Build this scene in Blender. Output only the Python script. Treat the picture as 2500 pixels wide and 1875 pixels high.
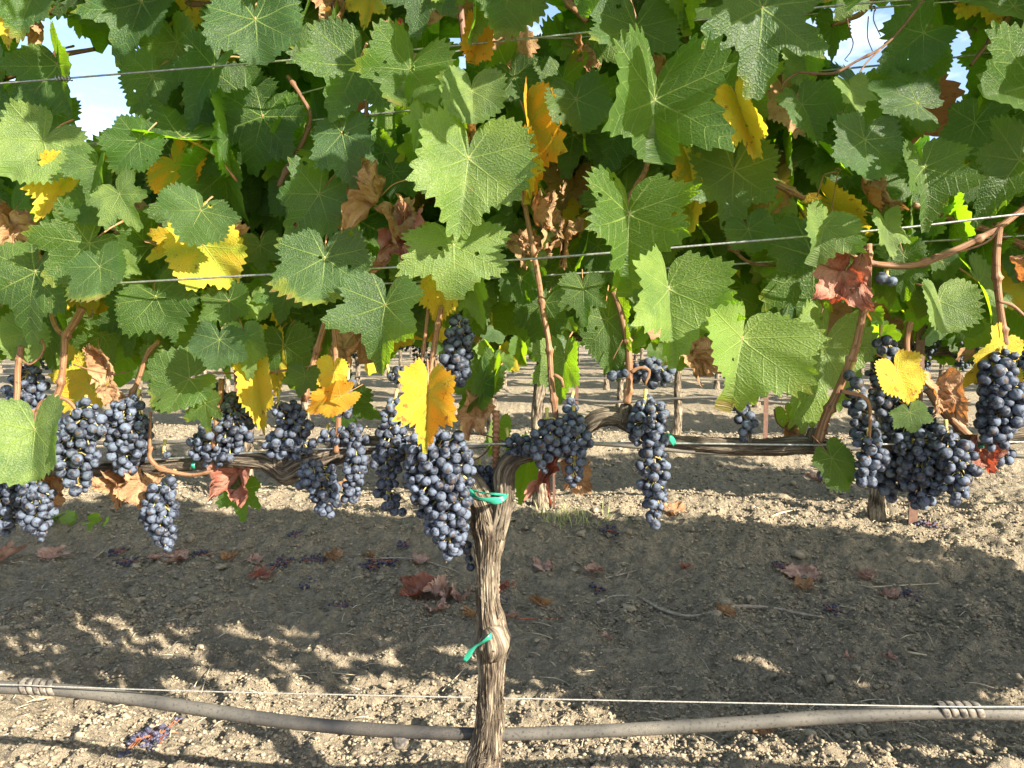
import bpy, math, random
import numpy as np
from mathutils import Vector, Matrix
R = math.radians
rng = np.random.default_rng(7)
random.seed(7)
scene = bpy.context.scene
COL = scene.collection
for o in list(bpy.data.objects): bpy.data.objects.remove(o)

# ------------------------------------------------------------------ camera
FPX = 1805.0; CAMH = 0.80; PITCH = math.atan(137.5 / FPX)
cd = bpy.data.cameras.new('camera'); cam = bpy.data.objects.new('camera', cd); COL.objects.link(cam)
cd.sensor_width = 36; cd.lens = 36 * FPX / 2500; cd.clip_start = 0.02; cd.clip_end = 1000
cam.location = (0, 0, CAMH); cam.rotation_euler = (math.pi / 2 - PITCH, 0, 0)
scene.camera = cam
# ------------------------------------------------------------------ world, sun, exposure
SUN_AZ = R(130); SUN_EL = R(28)          # azimuth from +Y towards +X
w = bpy.data.worlds.new('World'); scene.world = w; w.use_nodes = True
nt = w.node_tree; nt.nodes.clear()
wo = nt.nodes.new('ShaderNodeOutputWorld'); bg = nt.nodes.new('ShaderNodeBackground')
sky = nt.nodes.new('ShaderNodeTexSky'); sky.sky_type = 'NISHITA'; sky.sun_disc = False
sky.sun_elevation = SUN_EL; sky.sun_rotation = SUN_AZ; sky.air_density = 1.0; sky.dust_density = 1.2
tc = nt.nodes.new('ShaderNodeTexCoord'); mp = nt.nodes.new('ShaderNodeMapping'); mp.inputs['Scale'].default_value = (1.6, 1.6, 5)
cn = nt.nodes.new('ShaderNodeTexNoise'); cn.inputs['Scale'].default_value = 2.6; cn.inputs['Detail'].default_value = 7; cn.inputs['Roughness'].default_value = .62
cr = nt.nodes.new('ShaderNodeValToRGB'); cr.color_ramp.elements[0].position = .47; cr.color_ramp.elements[1].position = .74
cm = nt.nodes.new('ShaderNodeMix'); cm.data_type = 'RGBA'; cm.inputs['B'].default_value = (6.2, 6.6, 7.2, 1)
nt.links.new(tc.outputs['Generated'], mp.inputs[0]); nt.links.new(mp.outputs[0], cn.inputs[0]); nt.links.new(cn.outputs[0], cr.inputs[0])
nt.links.new(cr.outputs[0], cm.inputs['Factor']); nt.links.new(sky.outputs[0], cm.inputs['A']); nt.links.new(cm.outputs['Result'], bg.inputs[0])
nt.links.new(bg.outputs[0], wo.inputs[0]); bg.inputs[1].default_value = 0.085
sl = bpy.data.lights.new('sun', 'SUN'); sun = bpy.data.objects.new('sun', sl); COL.objects.link(sun)
sl.energy = 5.0; sl.angle = R(0.5); sl.color = (1.0, 0.90, 0.74)
SDIR = Vector((math.sin(SUN_AZ) * math.cos(SUN_EL), math.cos(SUN_AZ) * math.cos(SUN_EL), math.sin(SUN_EL)))
sun.rotation_euler = SDIR.to_track_quat('Z', 'Y').to_euler(); sun.location = (3, -3, 5)
scene.view_settings.view_transform = 'Standard'; scene.view_settings.look = 'None'
scene.view_settings.exposure = 1.97; scene.view_settings.gamma = 1
scene.render.engine = 'CYCLES'
scene.cycles.max_bounces = 5; scene.cycles.diffuse_bounces = 3; scene.cycles.transparent_max_bounces = 8

# ------------------------------------------------------------------ helpers
F_ = Vector((0, math.cos(PITCH), -math.sin(PITCH))); U_ = Vector((0, math.sin(PITCH), math.cos(PITCH)))
def ray(px, py): return F_ * FPX + Vector((px - 1250, 0, 0)) + U_ * (937.5 - py)
ROW_D = .93; SL = .10
def onrow(px, py, off=0., D=ROW_D):
    """point of the vine row seen at a pixel; off = metres behind the row's plane; returns point, metres per pixel"""
    d = ray(px, py); t = (D + off) / (d.y + SL * d.x)
    p = d * t; p.z += CAMH
    return p, t
def proj(p):
    v = Vector(p) - Vector((0, 0, CAMH)); f = v.dot(F_)
    return 1250 + FPX * v.x / f, 937.5 - FPX * v.dot(U_) / f

def vnoise(p, seed=0):
    p = np.asarray(p, float); i = np.floor(p).astype(np.int64); f = p - i; f = f * f * (3 - 2 * f)
    def h(a, b, c):
        n = (a * 374761393 + b * 668265263 + c * 2147483647 + seed * 974711) & 0xffffffff
        n = ((n ^ (n >> 13)) * 1274126177) & 0xffffffff
        return ((n ^ (n >> 16)) & 0xffff) / 65535.0
    x, y, z = i[..., 0], i[..., 1], i[..., 2]; fx, fy, fz = f[..., 0], f[..., 1], f[..., 2]
    l = lambda a, b, t: a + (b - a) * t
    return l(l(l(h(x, y, z), h(x+1, y, z), fx), l(h(x, y+1, z), h(x+1, y+1, z), fx), fy),
             l(l(h(x, y, z+1), h(x+1, y, z+1), fx), l(h(x, y+1, z+1), h(x+1, y+1, z+1), fx), fy), fz)
def fbm(p, o=4, seed=0, g=.5):
    s = 0; a = 1; t = 0; p = np.asarray(p, float)
    for k in range(o): s = s + a * vnoise(p * 2**k, seed + k * 17); t += a; a *= g
    return s / t

def mesh_from(name, V, Fc, uvs=None, smooth=True, mats=(), mat_idx=None):
    me = bpy.data.meshes.new(name)
    V = np.asarray(V, np.float32)
    if isinstance(Fc, np.ndarray):
        n, k = Fc.shape
        me.vertices.add(len(V)); me.vertices.foreach_set('co', V.ravel())
        me.loops.add(n * k); me.loops.foreach_set('vertex_index', Fc.astype(np.int32).ravel())
        me.polygons.add(n); me.polygons.foreach_set('loop_start', np.arange(0, n * k, k, dtype=np.int32))
        me.update(calc_edges=True)
    else:
        me.from_pydata([tuple(map(float, v)) for v in V], [], Fc)
    if uvs:
        li = np.zeros(len(me.loops), np.int32); me.loops.foreach_get('vertex_index', li)
        for nm, uv in uvs.items():
            l = me.uv_layers.new(name=nm); l.data.foreach_set('uv', np.asarray(uv, np.float32)[li].ravel())
    if smooth: me.polygons.foreach_set('use_smooth', np.ones(len(me.polygons), bool))
    for m in mats: me.materials.append(m)
    if mat_idx is not None: me.polygons.foreach_set('material_index', np.asarray(mat_idx, np.int32))
    me.update()
    return me
def link(name, data, parent=None, M=None, color=None):
    o = bpy.data.objects.new(name, data); COL.objects.link(o)
    if parent is not None: o.parent = parent
    if M is not None: o.matrix_basis = M
    if color is not None: o.color = color
    return o
def tag(o, label=None, cat=None, group=None, kind=None):
    if label: o['label'] = label
    if cat: o['category'] = cat
    if group: o['group'] = group
    if kind: o['kind'] = kind
    return o

def catmull(P, Rr, step):
    P = [np.array(p, float) for p in P]; n = len(P)
    out = []; rad = []
    for i in range(n - 1):
        p0 = P[i-1] if i else 2 * P[0] - P[1]; p3 = P[i+2] if i + 2 < n else 2 * P[-1] - P[-2]
        p1, p2 = P[i], P[i+1]; k = max(2, int(np.linalg.norm(p2 - p1) / step))
        for j in range(k):
            t = j / k
            out.append(.5 * ((2*p1) + (-p0+p2)*t + (2*p0-5*p1+4*p2-p3)*t*t + (-p0+3*p1-3*p2+p3)*t**3))
            rad.append(Rr[i] + (Rr[i+1] - Rr[i]) * (t * t * (3 - 2 * t)))
    out.append(P[-1]); rad.append(Rr[-1])
    return np.array(out), np.array(rad)
def tube(P, Rr, ns=8, step=.01, disp=None, caps=True):
    """swept tube; returns verts, quads/tris list, uv(u round, v metres)"""
    C, rr = catmull(P, Rr, step); n = len(C)
    T = np.gradient(C, axis=0); T /= np.linalg.norm(T, axis=1)[:, None] + 1e-12
    a = np.array([0., 1, 0]) if abs(T[0][1]) < .8 else np.array([1., 0, 0])
    N = np.zeros_like(C); v = a - T[0] * a.dot(T[0]); v /= np.linalg.norm(v); N[0] = v
    for i in range(1, n):
        v = N[i-1] - T[i] * N[i-1].dot(T[i]); N[i] = v / (np.linalg.norm(v) + 1e-12)
    B = np.cross(T, N)
    s = np.concatenate([[0], np.cumsum(np.linalg.norm(np.diff(C, axis=0), axis=1))])
    th = np.linspace(0, 2 * np.pi, ns, endpoint=False)
    TH, S = np.meshgrid(th, s); RR = np.repeat(rr[:, None], ns, 1)
    if disp is not None: RR = RR + disp(TH, S, RR)
    V = C[:, None] + N[:, None] * (np.cos(TH) * RR)[..., None] + B[:, None] * (np.sin(TH) * RR)[..., None]
    V = V.reshape(-1, 3)
    i = np.arange(n - 1)[:, None] * ns; j = np.arange(ns)[None]; j2 = (j + 1) % ns
    Q = np.stack([i + j, i + j2, i + ns + j2, i + ns + j], -1).reshape(-1, 4)
    uv = np.stack([TH / (2 * np.pi), S], -1).reshape(-1, 2)
    if caps:
        V = np.vstack([V, C[0], C[-1]]); uv = np.vstack([uv, [0, 0], [0, s[-1]]]); a0 = len(V) - 2; b0 = a0 + 1
        c1 = np.stack([np.full(ns, a0), (np.arange(ns) + 1) % ns, np.arange(ns), np.arange(ns)], -1)
        L = (n - 1) * ns
        c2 = np.stack([np.full(ns, b0), L + np.arange(ns), L + (np.arange(ns) + 1) % ns, L + (np.arange(ns) + 1) % ns], -1)
        Fl = [tuple(q) for q in Q.tolist()] + [tuple(q[:3]) for q in c1.tolist()] + [tuple(q[:3]) for q in c2.tolist()]
    else: Fl = [tuple(q) for q in Q.tolist()]
    return V, Fl, uv
class MB:
    def __init__(s): s.V = []; s.F = []; s.U = []; s.M = []; s.n = 0
    def add(s, t, m=0):
        V, Fl, uv = t
        s.V.append(V); s.F += [tuple(a + s.n for a in f) for f in Fl]; s.U.append(uv); s.M += [m] * len(Fl); s.n += len(V)
        return s
    def mesh(s, name, mats, smooth=True):
        return mesh_from(name, np.vstack(s.V), s.F, {'uv': np.vstack(s.U)}, smooth, mats, s.M)
    def obj(s, name, mats, parent=None, smooth=True):
        if not isinstance(mats, (list, tuple)): mats = [mats]
        return link(name, s.mesh(name, mats, smooth), parent)

# ------------------------------------------------------------------ materials
class NT:
    def __init__(s, name):
        s.m = bpy.data.materials.new(name); s.m.use_nodes = True; s.t = s.m.node_tree; s.t.nodes.clear()
        s.out = s.n('ShaderNodeOutputMaterial')
    def n(s, typ, ins=None, **kw):
        x = s.t.nodes.new(typ)
        for k, v in kw.items(): setattr(x, k, v)
        for k, v in (ins or {}).items():
            if hasattr(v, 'links') and hasattr(v, 'is_output'): s.t.links.new(v, x.inputs[k])
            else: x.inputs[k].default_value = v
        return x
    def math(s, op, a, b=0., c=0., clamp=False):
        x = s.n('ShaderNodeMath', {0: a, 1: b, 2: c}, operation=op); x.use_clamp = clamp; return x.outputs[0]
    def mix(s, f, a, b, blend='MIX'):
        x = s.n('ShaderNodeMix', {'Factor': f}, data_type='RGBA', blend_type=blend)
        for k, v in (('A', a), ('B', b)):
            i = [q for q in x.inputs if q.name == k and q.type == 'RGBA'][0]
            if hasattr(v, 'is_output'): s.t.links.new(v, i)
            else: i.default_value = (*v[:3], 1)
        return [q for q in x.outputs if q.type == 'RGBA'][0]
    def ramp(s, f, stops):
        x = s.n('ShaderNodeValToRGB', {0: f}); e = x.color_ramp.elements
        while len(e) < len(stops): e.new(.5)
        for q, (p, c) in zip(e, stops):
            q.position = p; q.color = (*c, 1) if len(c) == 3 else c
        return x.outputs[0]
    def noise(s, vec, scale, det=4, rough=.5, dist=0.):
        i = {'Scale': scale, 'Detail': det, 'Roughness': rough, 'Distortion': dist}
        if vec is not None: i['Vector'] = vec
        return s.n('ShaderNodeTexNoise', i).outputs[0]
    def maprange(s, v, a, b, c=0., d=1.):
        x = s.n('ShaderNodeMapRange', {'Value': v, 'From Min': a, 'From Max': b, 'To Min': c, 'To Max': d}, interpolation_type='SMOOTHSTEP')
        return x.outputs[0]
    def bump(s, h, dist, st=1., normal=None):
        i = {'Height': h, 'Distance': dist, 'Strength': st}
        if normal is not None: i['Normal'] = normal
        return s.n('ShaderNodeBump', i).outputs[0]
    def bsdf(s, col, rough=.6, normal=None, **kw):
        i = {'Base Color': col if hasattr(col, 'is_output') else (*col[:3], 1), 'Roughness': rough}
        if normal is not None: i['Normal'] = normal
        for k, v in kw.items(): i[k] = v
        return s.n('ShaderNodeBsdfPrincipled', i).outputs[0]
    def done(s, sh): s.t.links.new(sh, s.out.inputs[0]); return s.m

def leaf_mat(name, kind, tone=(1, 1, 1)):
    q = NT(name)
    uv = q.n('ShaderNodeUVMap', uv_map='vein').outputs[0]; fl = q.n('ShaderNodeUVMap', uv_map='flat').outputs[0]
    sp = q.n('ShaderNodeSeparateXYZ', {0: uv}); al, pe = sp.outputs[0], sp.outputs[1]
    rnd = q.n('ShaderNodeObjectInfo').outputs['Random']
    off = q.n('ShaderNodeCombineXYZ', {0: q.math('MULTIPLY', rnd, 37.), 1: q.math('MULTIPLY', rnd, 91.), 2: rnd}).outputs[0]
    fv = q.n('ShaderNodeVectorMath', {0: fl, 1: off}, operation='ADD').outputs[0]
    wob = q.math('MULTIPLY', q.math('SUBTRACT', q.noise(fv, 6., 2), .5), .05)
    # main veins taper away from the petiole
    wid = q.math('MAXIMUM', q.math('MULTIPLY_ADD', al, -.012, .0160), .005)
    main = q.math('SUBTRACT', 1., q.math('SMOOTH_MIN', q.math('DIVIDE', pe, wid), 1., .3), clamp=True)
    # secondary veins branch off as chevrons
    t = q.math('DIVIDE', q.math('ADD', q.math('MULTIPLY_ADD', pe, -.95, al), wob), .155)
    sec_d = q.math('ABSOLUTE', q.math('SUBTRACT', q.math('FRACT', t), .5))
    sec = q.maprange(sec_d, .44, .49)
    vor = q.n('ShaderNodeTexVoronoi', {'Vector': fv, 'Scale': 26.}, feature='DISTANCE_TO_EDGE').outputs[0]
    ter = q.math('SUBTRACT', 1., q.maprange(vor, 0., .09))
    v1 = q.math('MAXIMUM', main, q.math('MULTIPLY', sec, .42)); vein = q.math('MAXIMUM', v1, q.math('MULTIPLY', ter, .10))
    blot = q.noise(fv, 2.2, 4, .6); fine = q.noise(fv, 60., 3, .7)
    if kind == 'green':
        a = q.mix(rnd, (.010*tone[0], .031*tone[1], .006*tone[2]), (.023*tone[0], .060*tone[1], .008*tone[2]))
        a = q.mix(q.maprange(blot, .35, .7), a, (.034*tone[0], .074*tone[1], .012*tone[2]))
        # pale dusty bloom and hairs; heavier on the sunlit copy, painting its brightness
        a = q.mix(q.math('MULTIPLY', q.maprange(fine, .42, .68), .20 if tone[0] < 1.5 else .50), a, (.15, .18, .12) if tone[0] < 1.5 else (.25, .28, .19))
        rad = q.math('SQRT', q.math('ADD', q.math('MULTIPLY', al, al), q.math('MULTIPLY', pe, pe)))
        rimv = q.math('MULTIPLY_ADD', q.noise(fv, 3., 4, .6), .9, rad); sel = q.maprange(rnd, .6, .85)
        a = q.mix(q.math('MULTIPLY', q.maprange(rimv, 1.18, 1.38), sel), a, (.13, .15, .02)); a = q.mix(q.math('MULTIPLY', q.maprange(rimv, 1.36, 1.44), sel), a, (.14, .085, .035))
        a = q.mix(q.maprange(q.noise(fv, 14., 3, .5), .70, .74), a, (.20, .15, .07))
        base = q.mix(q.math('MULTIPLY', vein, .80), a, (.27, .36, .09))
        tr = q.mix(q.math('MULTIPLY', vein, .5), q.mix(rnd, (.30, .62, .008), (.50, .80, .014)), (.62, .78, .10))
        tw = .46
    elif kind == 'yellow':
        a = q.mix(q.maprange(blot, .35, .72), (.58*tone[0], .36*tone[1], .03*tone[2]), (.46*tone[0], .44*tone[1], .05*tone[2]))
        a = q.mix(q.math('MULTIPLY', q.maprange(pe, .16, .02), q.maprange(rnd, .35, .6, 0., .75)), a, (.22, .30, .03)); rad = q.math('SQRT', q.math('ADD', q.math('MULTIPLY', al, al), q.math('MULTIPLY', pe, pe)))
        spot = q.maprange(q.math('MULTIPLY_ADD', rad, .10, q.noise(fv, 5., 5, .7)), .64, .74)
        a = q.mix(spot, a, (.25, .11, .03)); base = q.mix(q.math('MULTIPLY', vein, .45), a, (.50, .50, .14))
        tr = q.mix(spot, q.mix(vein, (.85*tone[0], .62*tone[1], .03), (.60*tone[0], .52*tone[1], .10)), (.30, .10, .02)); tw = .42
    elif kind == 'brown':
        a = q.mix(q.maprange(blot, .3, .7), (.30, .17, .085), (.42, .27, .15))
        a = q.mix(q.maprange(q.noise(fv, 9., 4), .5, .75), a, (.16, .075, .04)); base = q.mix(q.math('MULTIPLY', vein, .4), a, (.46, .33, .2))
        tr = q.mix(blot, (.50, .16, .04), (.62, .28, .07)); tw = .30
    elif kind == 'pink':
        a = q.mix(q.maprange(blot, .35, .7), (.34, .19, .145), (.52, .36, .29)); base = q.mix(q.math('MULTIPLY', vein, .4), a, (.5, .36, .29))
        tr = q.mix(blot, (.45, .15, .08), (.5, .2, .1)); tw = .2
    else:
        a = q.mix(q.maprange(blot, .35, .7), (.24, .085, .055), (.38, .22, .16)); base = q.mix(q.math('MULTIPLY', vein, .4), a, (.42, .22, .14))
        tr = q.mix(blot, (.62, .05, .02), (.60, .14, .05)); tw = .30
    h = q.math('ADD', q.math('MULTIPLY', q.maprange(vor, 0., .26), .45), q.math('MULTIPLY', v1, -1.2))
    h = q.math('ADD', h, q.math('MULTIPLY', q.maprange(sec_d, .5, .34), .22))
    nb = q.bump(h, .0010, .7); nb = q.bump(fine, .0006, .5, nb)
    s1 = q.bsdf(base, .44 if kind == 'green' else .7, nb, **{'Specular IOR Level': .30 if kind == 'green' else .25, 'Sheen Weight': .04, 'Sheen Roughness': .5})
    s2 = q.n('ShaderNodeBsdfTranslucent', {'Color': tr, 'Normal': nb}).outputs[0]
    sh = q.n('ShaderNodeMixShader', {0: tw, 1: s1, 2: s2}).outputs[0]
    if kind == 'green':      # insect holes, in some leaves only
        wv = q.n('ShaderNodeVectorMath', {0: fv, 1: q.n('ShaderNodeVectorMath', {0: q.n('ShaderNodeTexNoise', {'Vector': fv, 'Scale': 9.}).outputs[1], 1: (.09, .09, .09)}, operation='MULTIPLY').outputs[0]}, operation='ADD').outputs[0]
        vo = q.n('ShaderNodeTexVoronoi', {'Vector': wv, 'Scale': 4.2}); cell = q.n('ShaderNodeSeparateColor', {0: vo.outputs['Color']}).outputs[0]
        hole = q.math('MULTIPLY', q.math('LESS_THAN', vo.outputs['Distance'], q.math('MULTIPLY', cell, .17)), q.math('MULTIPLY', q.math('GREATER_THAN', cell, .84), q.math('GREATER_THAN', rnd, .45)))
        sh = q.n('ShaderNodeMixShader', {0: hole, 1: sh, 2: q.n('ShaderNodeBsdfTransparent').outputs[0]}).outputs[0]
    return q.done(sh)
M_G = [leaf_mat('leaf_green', 'green'), leaf_mat('leaf_shaded_green', 'green', (.75, .9, 1.9)), leaf_mat('leaf_sunlit_green', 'green', (4.2, 2.9, 3.0))]  # darker and paler copies of the green, painting shade and sunlight into leaves
M_Y = leaf_mat('leaf_yellow', 'yellow'); M_B = leaf_mat('leaf_brown', 'brown'); M_R = leaf_mat('leaf_red', 'red')
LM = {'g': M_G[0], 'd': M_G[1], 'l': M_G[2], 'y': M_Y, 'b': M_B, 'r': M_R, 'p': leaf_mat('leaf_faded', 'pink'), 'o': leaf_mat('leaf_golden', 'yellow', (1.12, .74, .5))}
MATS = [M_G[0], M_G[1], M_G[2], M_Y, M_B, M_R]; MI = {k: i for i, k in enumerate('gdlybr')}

def bark_mat(name, c1, c2, c3, k=1.):
    q = NT(name); uv = q.n('ShaderNodeUVMap', uv_map='uv').outputs[0]
    ob = q.n('ShaderNodeTexCoord').outputs['Object']
    st = q.n('ShaderNodeMapping', {0: uv, 3: (26, 20, 1)}).outputs[0]; n1 = q.noise(st, 1., 6, .7, .3)
    st2 = q.n('ShaderNodeMapping', {0: uv, 3: (70, 60, 1)}).outputs[0]; n2 = q.noise(st2, 1., 4, .6)
    c = q.ramp(n1, [(.36, c1), (.48, c2), (.62, c3)]); c = q.mix(q.math('MULTIPLY', q.maprange(n2, .5, .7), .5), c, c1)
    c = q.mix(q.math('MULTIPLY', q.maprange(q.noise(ob, 18., 4), .45, .7), .35), c, (.33, .28, .21))
    b = q.bump(n1, .004 * k, .9); b = q.bump(n2, .0016 * k, .8, b)
    return q.done(q.bsdf(c, .85, b, **{'Specular IOR Level': .15}))
M_BARK = bark_mat('old_bark', (.020, .015, .012), (.085, .064, .046), (.33, .275, .20))
M_BARK2 = bark_mat('cordon_bark', (.028, .021, .017), (.085, .068, .052), (.24, .20, .15))
def cane_mat(name, c1, c2, c3):
    q = NT(name); uv = q.n('ShaderNodeUVMap', uv_map='uv').outputs[0]; ob = q.n('ShaderNodeTexCoord').outputs['Object']
    st = q.n('ShaderNodeMapping', {0: uv, 3: (14, 12, 1)}).outputs[0]; n1 = q.noise(st, 1., 4, .6)
    c = q.ramp(n1, [(.3, c1), (.5, c2), (.72, c3)]); c = q.mix(q.math('MULTIPLY', q.maprange(q.noise(ob, 160., 2), .60, .68), .7), c, (.06, .03, .02))
    return q.done(q.bsdf(c, .55, q.bump(n1, .0012, .7), **{'Specular IOR Level': .3}))
M_CANE = cane_mat('ripe_cane', (.085, .036, .018), (.19, .095, .048), (.36, .22, .13))
M_CANE2 = cane_mat('dark_cane', (.07, .032, .02), (.13, .065, .04), (.22, .12, .075))
def plain(name, c, rough=.6, nscale=60., amp=.35, c2=None, bump=.0006, metal=0., spec=.4):
    q = NT(name); ob = q.n('ShaderNodeTexCoord').outputs['Object']; n = q.noise(ob, nscale, 5, .65)
    c2 = c2 or tuple(x * (1 - amp) for x in c)
    return q.done(q.bsdf(q.mix(q.maprange(n, .35, .68), c, c2), rough, q.bump(n, bump, .6), Metallic=metal, **{'Specular IOR Level': spec}))
M_STEM = plain('green_stem', (.42, .40, .10), .55, 120, c2=(.36, .22, .09)); M_PET = plain('petiole', (.30, .20, .09), .5, 90, c2=(.33, .12, .08))
M_WIRE = plain('galvanised_wire', (.34, .35, .35), .42, 300, c2=(.20, .20, .19), metal=.7); M_DWIRE = plain('weathered_wire', (.34, .33, .30), .5, 400, c2=(.2, .19, .17), metal=.2)
M_RUST = plain('rusty_steel', (.20, .085, .045), .85, 160, c2=(.33, .17, .10), bump=.001); M_POST = plain('brown_post', (.085, .042, .028), .7, 60, c2=(.14, .075, .05))
def hose_mat():
    q = NT('dusty_hose'); ob = q.n('ShaderNodeTexCoord').outputs['Object']; n = q.noise(ob, 5., 5, .6); n2 = q.noise(ob, 260., 4, .7)
    w_ = q.n('ShaderNodeTexVoronoi', {'Vector': q.n('ShaderNodeVectorMath', {0: ob, 1: q.n('ShaderNodeTexNoise', {'Vector': ob, 'Scale': 40.}).outputs[1]}, operation='ADD').outputs[0], 'Scale': 110.}, feature='DISTANCE_TO_EDGE').outputs[0]
    hx = q.n('ShaderNodeSeparateXYZ', {0: ob}).outputs[0]
    dark_span = q.math('MULTIPLY', q.maprange(hx, -.42, -.22), q.maprange(hx, -.025, -.035))  # darker stretch of hose left of the trunk
    dust = q.math('MULTIPLY', q.math('SUBTRACT', q.maprange(n, .20, .50), q.math('MULTIPLY', dark_span, 1.), clamp=True), q.maprange(n2, .25, .50))
    c = q.mix(dust, (.010, .011, .014), (.090, .084, .073)); cr = q.math('MULTIPLY', q.math('SUBTRACT', 1., q.maprange(w_, 0., .05)), q.maprange(n, .45, .6))
    c = q.mix(q.math('MULTIPLY', cr, .8), c, (.42, .37, .29))
    return q.done(q.bsdf(c, .62, q.bump(n2, .0005, .5), **{'Specular IOR Level': .35}))
M_HOSE = hose_mat(); M_HOSE2 = plain('hose_wrap', (.035, .033, .033), .6, 90, c2=(.22, .19, .15))
def tape_mat():
    q = NT('green_tape'); ob = q.n('ShaderNodeTexCoord').outputs['Object']; n = q.noise(ob, 90., 3)
    s1 = q.bsdf(q.mix(n, (.02, .30, .19), (.06, .42, .30)), .32, q.bump(n, .001, .6), **{'Specular IOR Level': .6})
    return q.done(q.n('ShaderNodeMixShader', {0: .35, 1: s1, 2: q.n('ShaderNodeBsdfTranslucent', {'Color': (.03, .5, .3, 1)}).outputs[0]}).outputs[0])
M_TAPE = tape_mat()
def grape_mat(name, dried=False):
    q = NT(name); ob = q.n('ShaderNodeTexCoord').outputs['Object']; rnd = q.n('ShaderNodeObjectInfo').outputs['Random']
    off = q.n('ShaderNodeCombineXYZ', {0: q.math('MULTIPLY', rnd, 13.), 1: q.math('MULTIPLY', rnd, 29.), 2: q.math('MULTIPLY', rnd, 47.)}).outputs[0]
    v = q.n('ShaderNodeVectorMath', {0: ob, 1: off}, operation='ADD').outputs[0]
    n = q.noise(v, 130., 4, .6, .4); n2 = q.noise(v, 420., 3, .7)
    bl = q.math('MULTIPLY', q.maprange(n, .38, .60, .10, 1.), q.maprange(n2, .22, .42, .7, 1.))
    bl = q.math('MULTIPLY', bl, q.math('MULTIPLY_ADD', rnd, .5, .5))
    c = q.mix(bl, (.004, .004, .010), (.110, .138, .195))
    sp = q.n('ShaderNodeSeparateXYZ', {0: ob}); z = sp.outputs[2]
    c = q.mix(q.maprange(z, .00655, .0067), c, (.06, .045, .04))     # the scar on the free end
    return q.done(q.bsdf(c, q.maprange(bl, 0., 1., .48, .85), q.bump(n2, .0003, .4), **{'Specular IOR Level': .28}))
M_GRAPE = grape_mat('grape_skin')
M_RAISIN = plain('raisin', (.02, .018, .04), .5, 200, c2=(.09, .09, .14), bump=.001)
def soil_mat():
    q = NT('dry_soil'); ob = q.n('ShaderNodeTexCoord').outputs['Object']
    n = q.noise(ob, 2.2, 5, .6); n2 = q.noise(ob, 75., 6, .72); n3 = q.noise(ob, 24., 5, .65)
    c = q.mix(q.maprange(n, .35, .65), (.272, .228, .164), (.224, .190, .141)); c = q.mix(q.math('MULTIPLY', q.maprange(n2, .42, .62), .75), c, (.38, .315, .22))
    c = q.mix(q.math('MULTIPLY', q.maprange(n3, .5, .66), .65), c, (.15, .132, .105))
    b = q.bump(n3, .030, .9); b = q.bump(n2, .014, 1., b)
    return q.done(q.bsdf(c, .95, b, **{'Specular IOR Level': .1}))
M_SOIL = soil_mat()
def clod_mat():
    q = NT('soil_clod'); ob = q.n('ShaderNodeTexCoord').outputs['Object']; n = q.noise(ob, 7., 3); n2 = q.noise(ob, 180., 5, .7)
    c = q.mix(q.maprange(n2, .3, .7), (.24, .20, .145), (.37, .305, .215)); c = q.mix(q.math('MULTIPLY', q.maprange(q.noise(ob, 45., 2), .42, .62), .7), c, (.13, .11, .083))
    return q.done(q.bsdf(c, .95, q.bump(n2, .002, .9), **{'Specular IOR Level': .1}))
M_CLOD = clod_mat()
M_TWIG = plain('grey_twig', (.36, .31, .25), .8, 70, c2=(.22, .16, .12)); M_STRAW = plain('straw', (.50, .43, .31), .8, 50, c2=(.36, .29, .20)); M_RTWIG = plain('red_stalk', (.38, .12, .06), .6, 80)
M_WEED = plain('pale_weed', (.30, .36, .12), .7, 60, c2=(.42, .40, .2))

# ------------------------------------------------------------------ ground
ROWS = [ROW_D + 1.98 * k for k in range(0, 13)]
def gh(x, y):
    """smooth ground height: low berm under every row, shallow wheel hollows between"""
    x = np.asarray(x, float); y = np.asarray(y, float)
    yy = y + SL * x; k = np.round((yy - ROW_D) / 1.98); d = (yy - ROW_D) - k * 1.98
    z = .078 * np.exp(-(np.abs(d) / .42) ** 7) - .012 * np.exp(-((np.abs(d) - .75) / .2) ** 2)
    p = np.stack([x * 1.6, y * 1.6, 0 * x], -1); z = z + (fbm(p, 3, 3) - .5) * .05
    p = np.stack([x * 7, y * 7, 0 * x], -1); return z + (fbm(p, 2, 5) - .5) * .022
def gdetail(x, y):
    p = np.stack([x * 26, y * 26, 0 * x], -1); a = fbm(p, 2, 11)
    p2 = np.stack([x * 75, y * 75, 0 * x + 3], -1); b = fbm(p2, 2, 23)
    return (np.maximum(a, .42) - .5) * .052 + (np.abs(b - .5)) * .032
GZ0 = float(gh(0., 2.0)) * 0
def axis(a, b, st, far, g=1.18):
    core = list(np.arange(a, b + st / 2, st)); l = []; s = st; v = a
    while v > far[0]: s *= g; v -= s; l.append(v)
    r = []; s = st; v = b
    while v < far[1]: s *= g; v += s; r.append(v)
    return np.array(l[::-1] + core + r)
gx = axis(-2.9, 2.9, .0105, (-90, 90)); ys = [1.05]
while ys[-1] < 5.6: ys.append(ys[-1] + .0062 * max(1, (ys[-1] / 1.5) ** 1.4))
gy = np.concatenate([axis(.2, 1.0, .05, (-25, .9))[:]][:1]); gy = gy[gy < 1.03]
s = ys[-1] - ys[-2]; tail = []; v = ys[-1]
while v < 160: s *= 1.10; v += s; tail.append(v)
gy = np.concatenate([gy, ys, tail])
X, Y = np.meshgrid(gx, gy); Z = gh(X, Y); fade = np.clip(1 - (np.hypot(X, Y) - 4) / 6, 0, 1)
Z = Z + gdetail(X, Y) * fade
nx = len(gx); i = (np.arange(len(gy) - 1)[:, None] * nx + np.arange(nx - 1)[None]).ravel()
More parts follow.
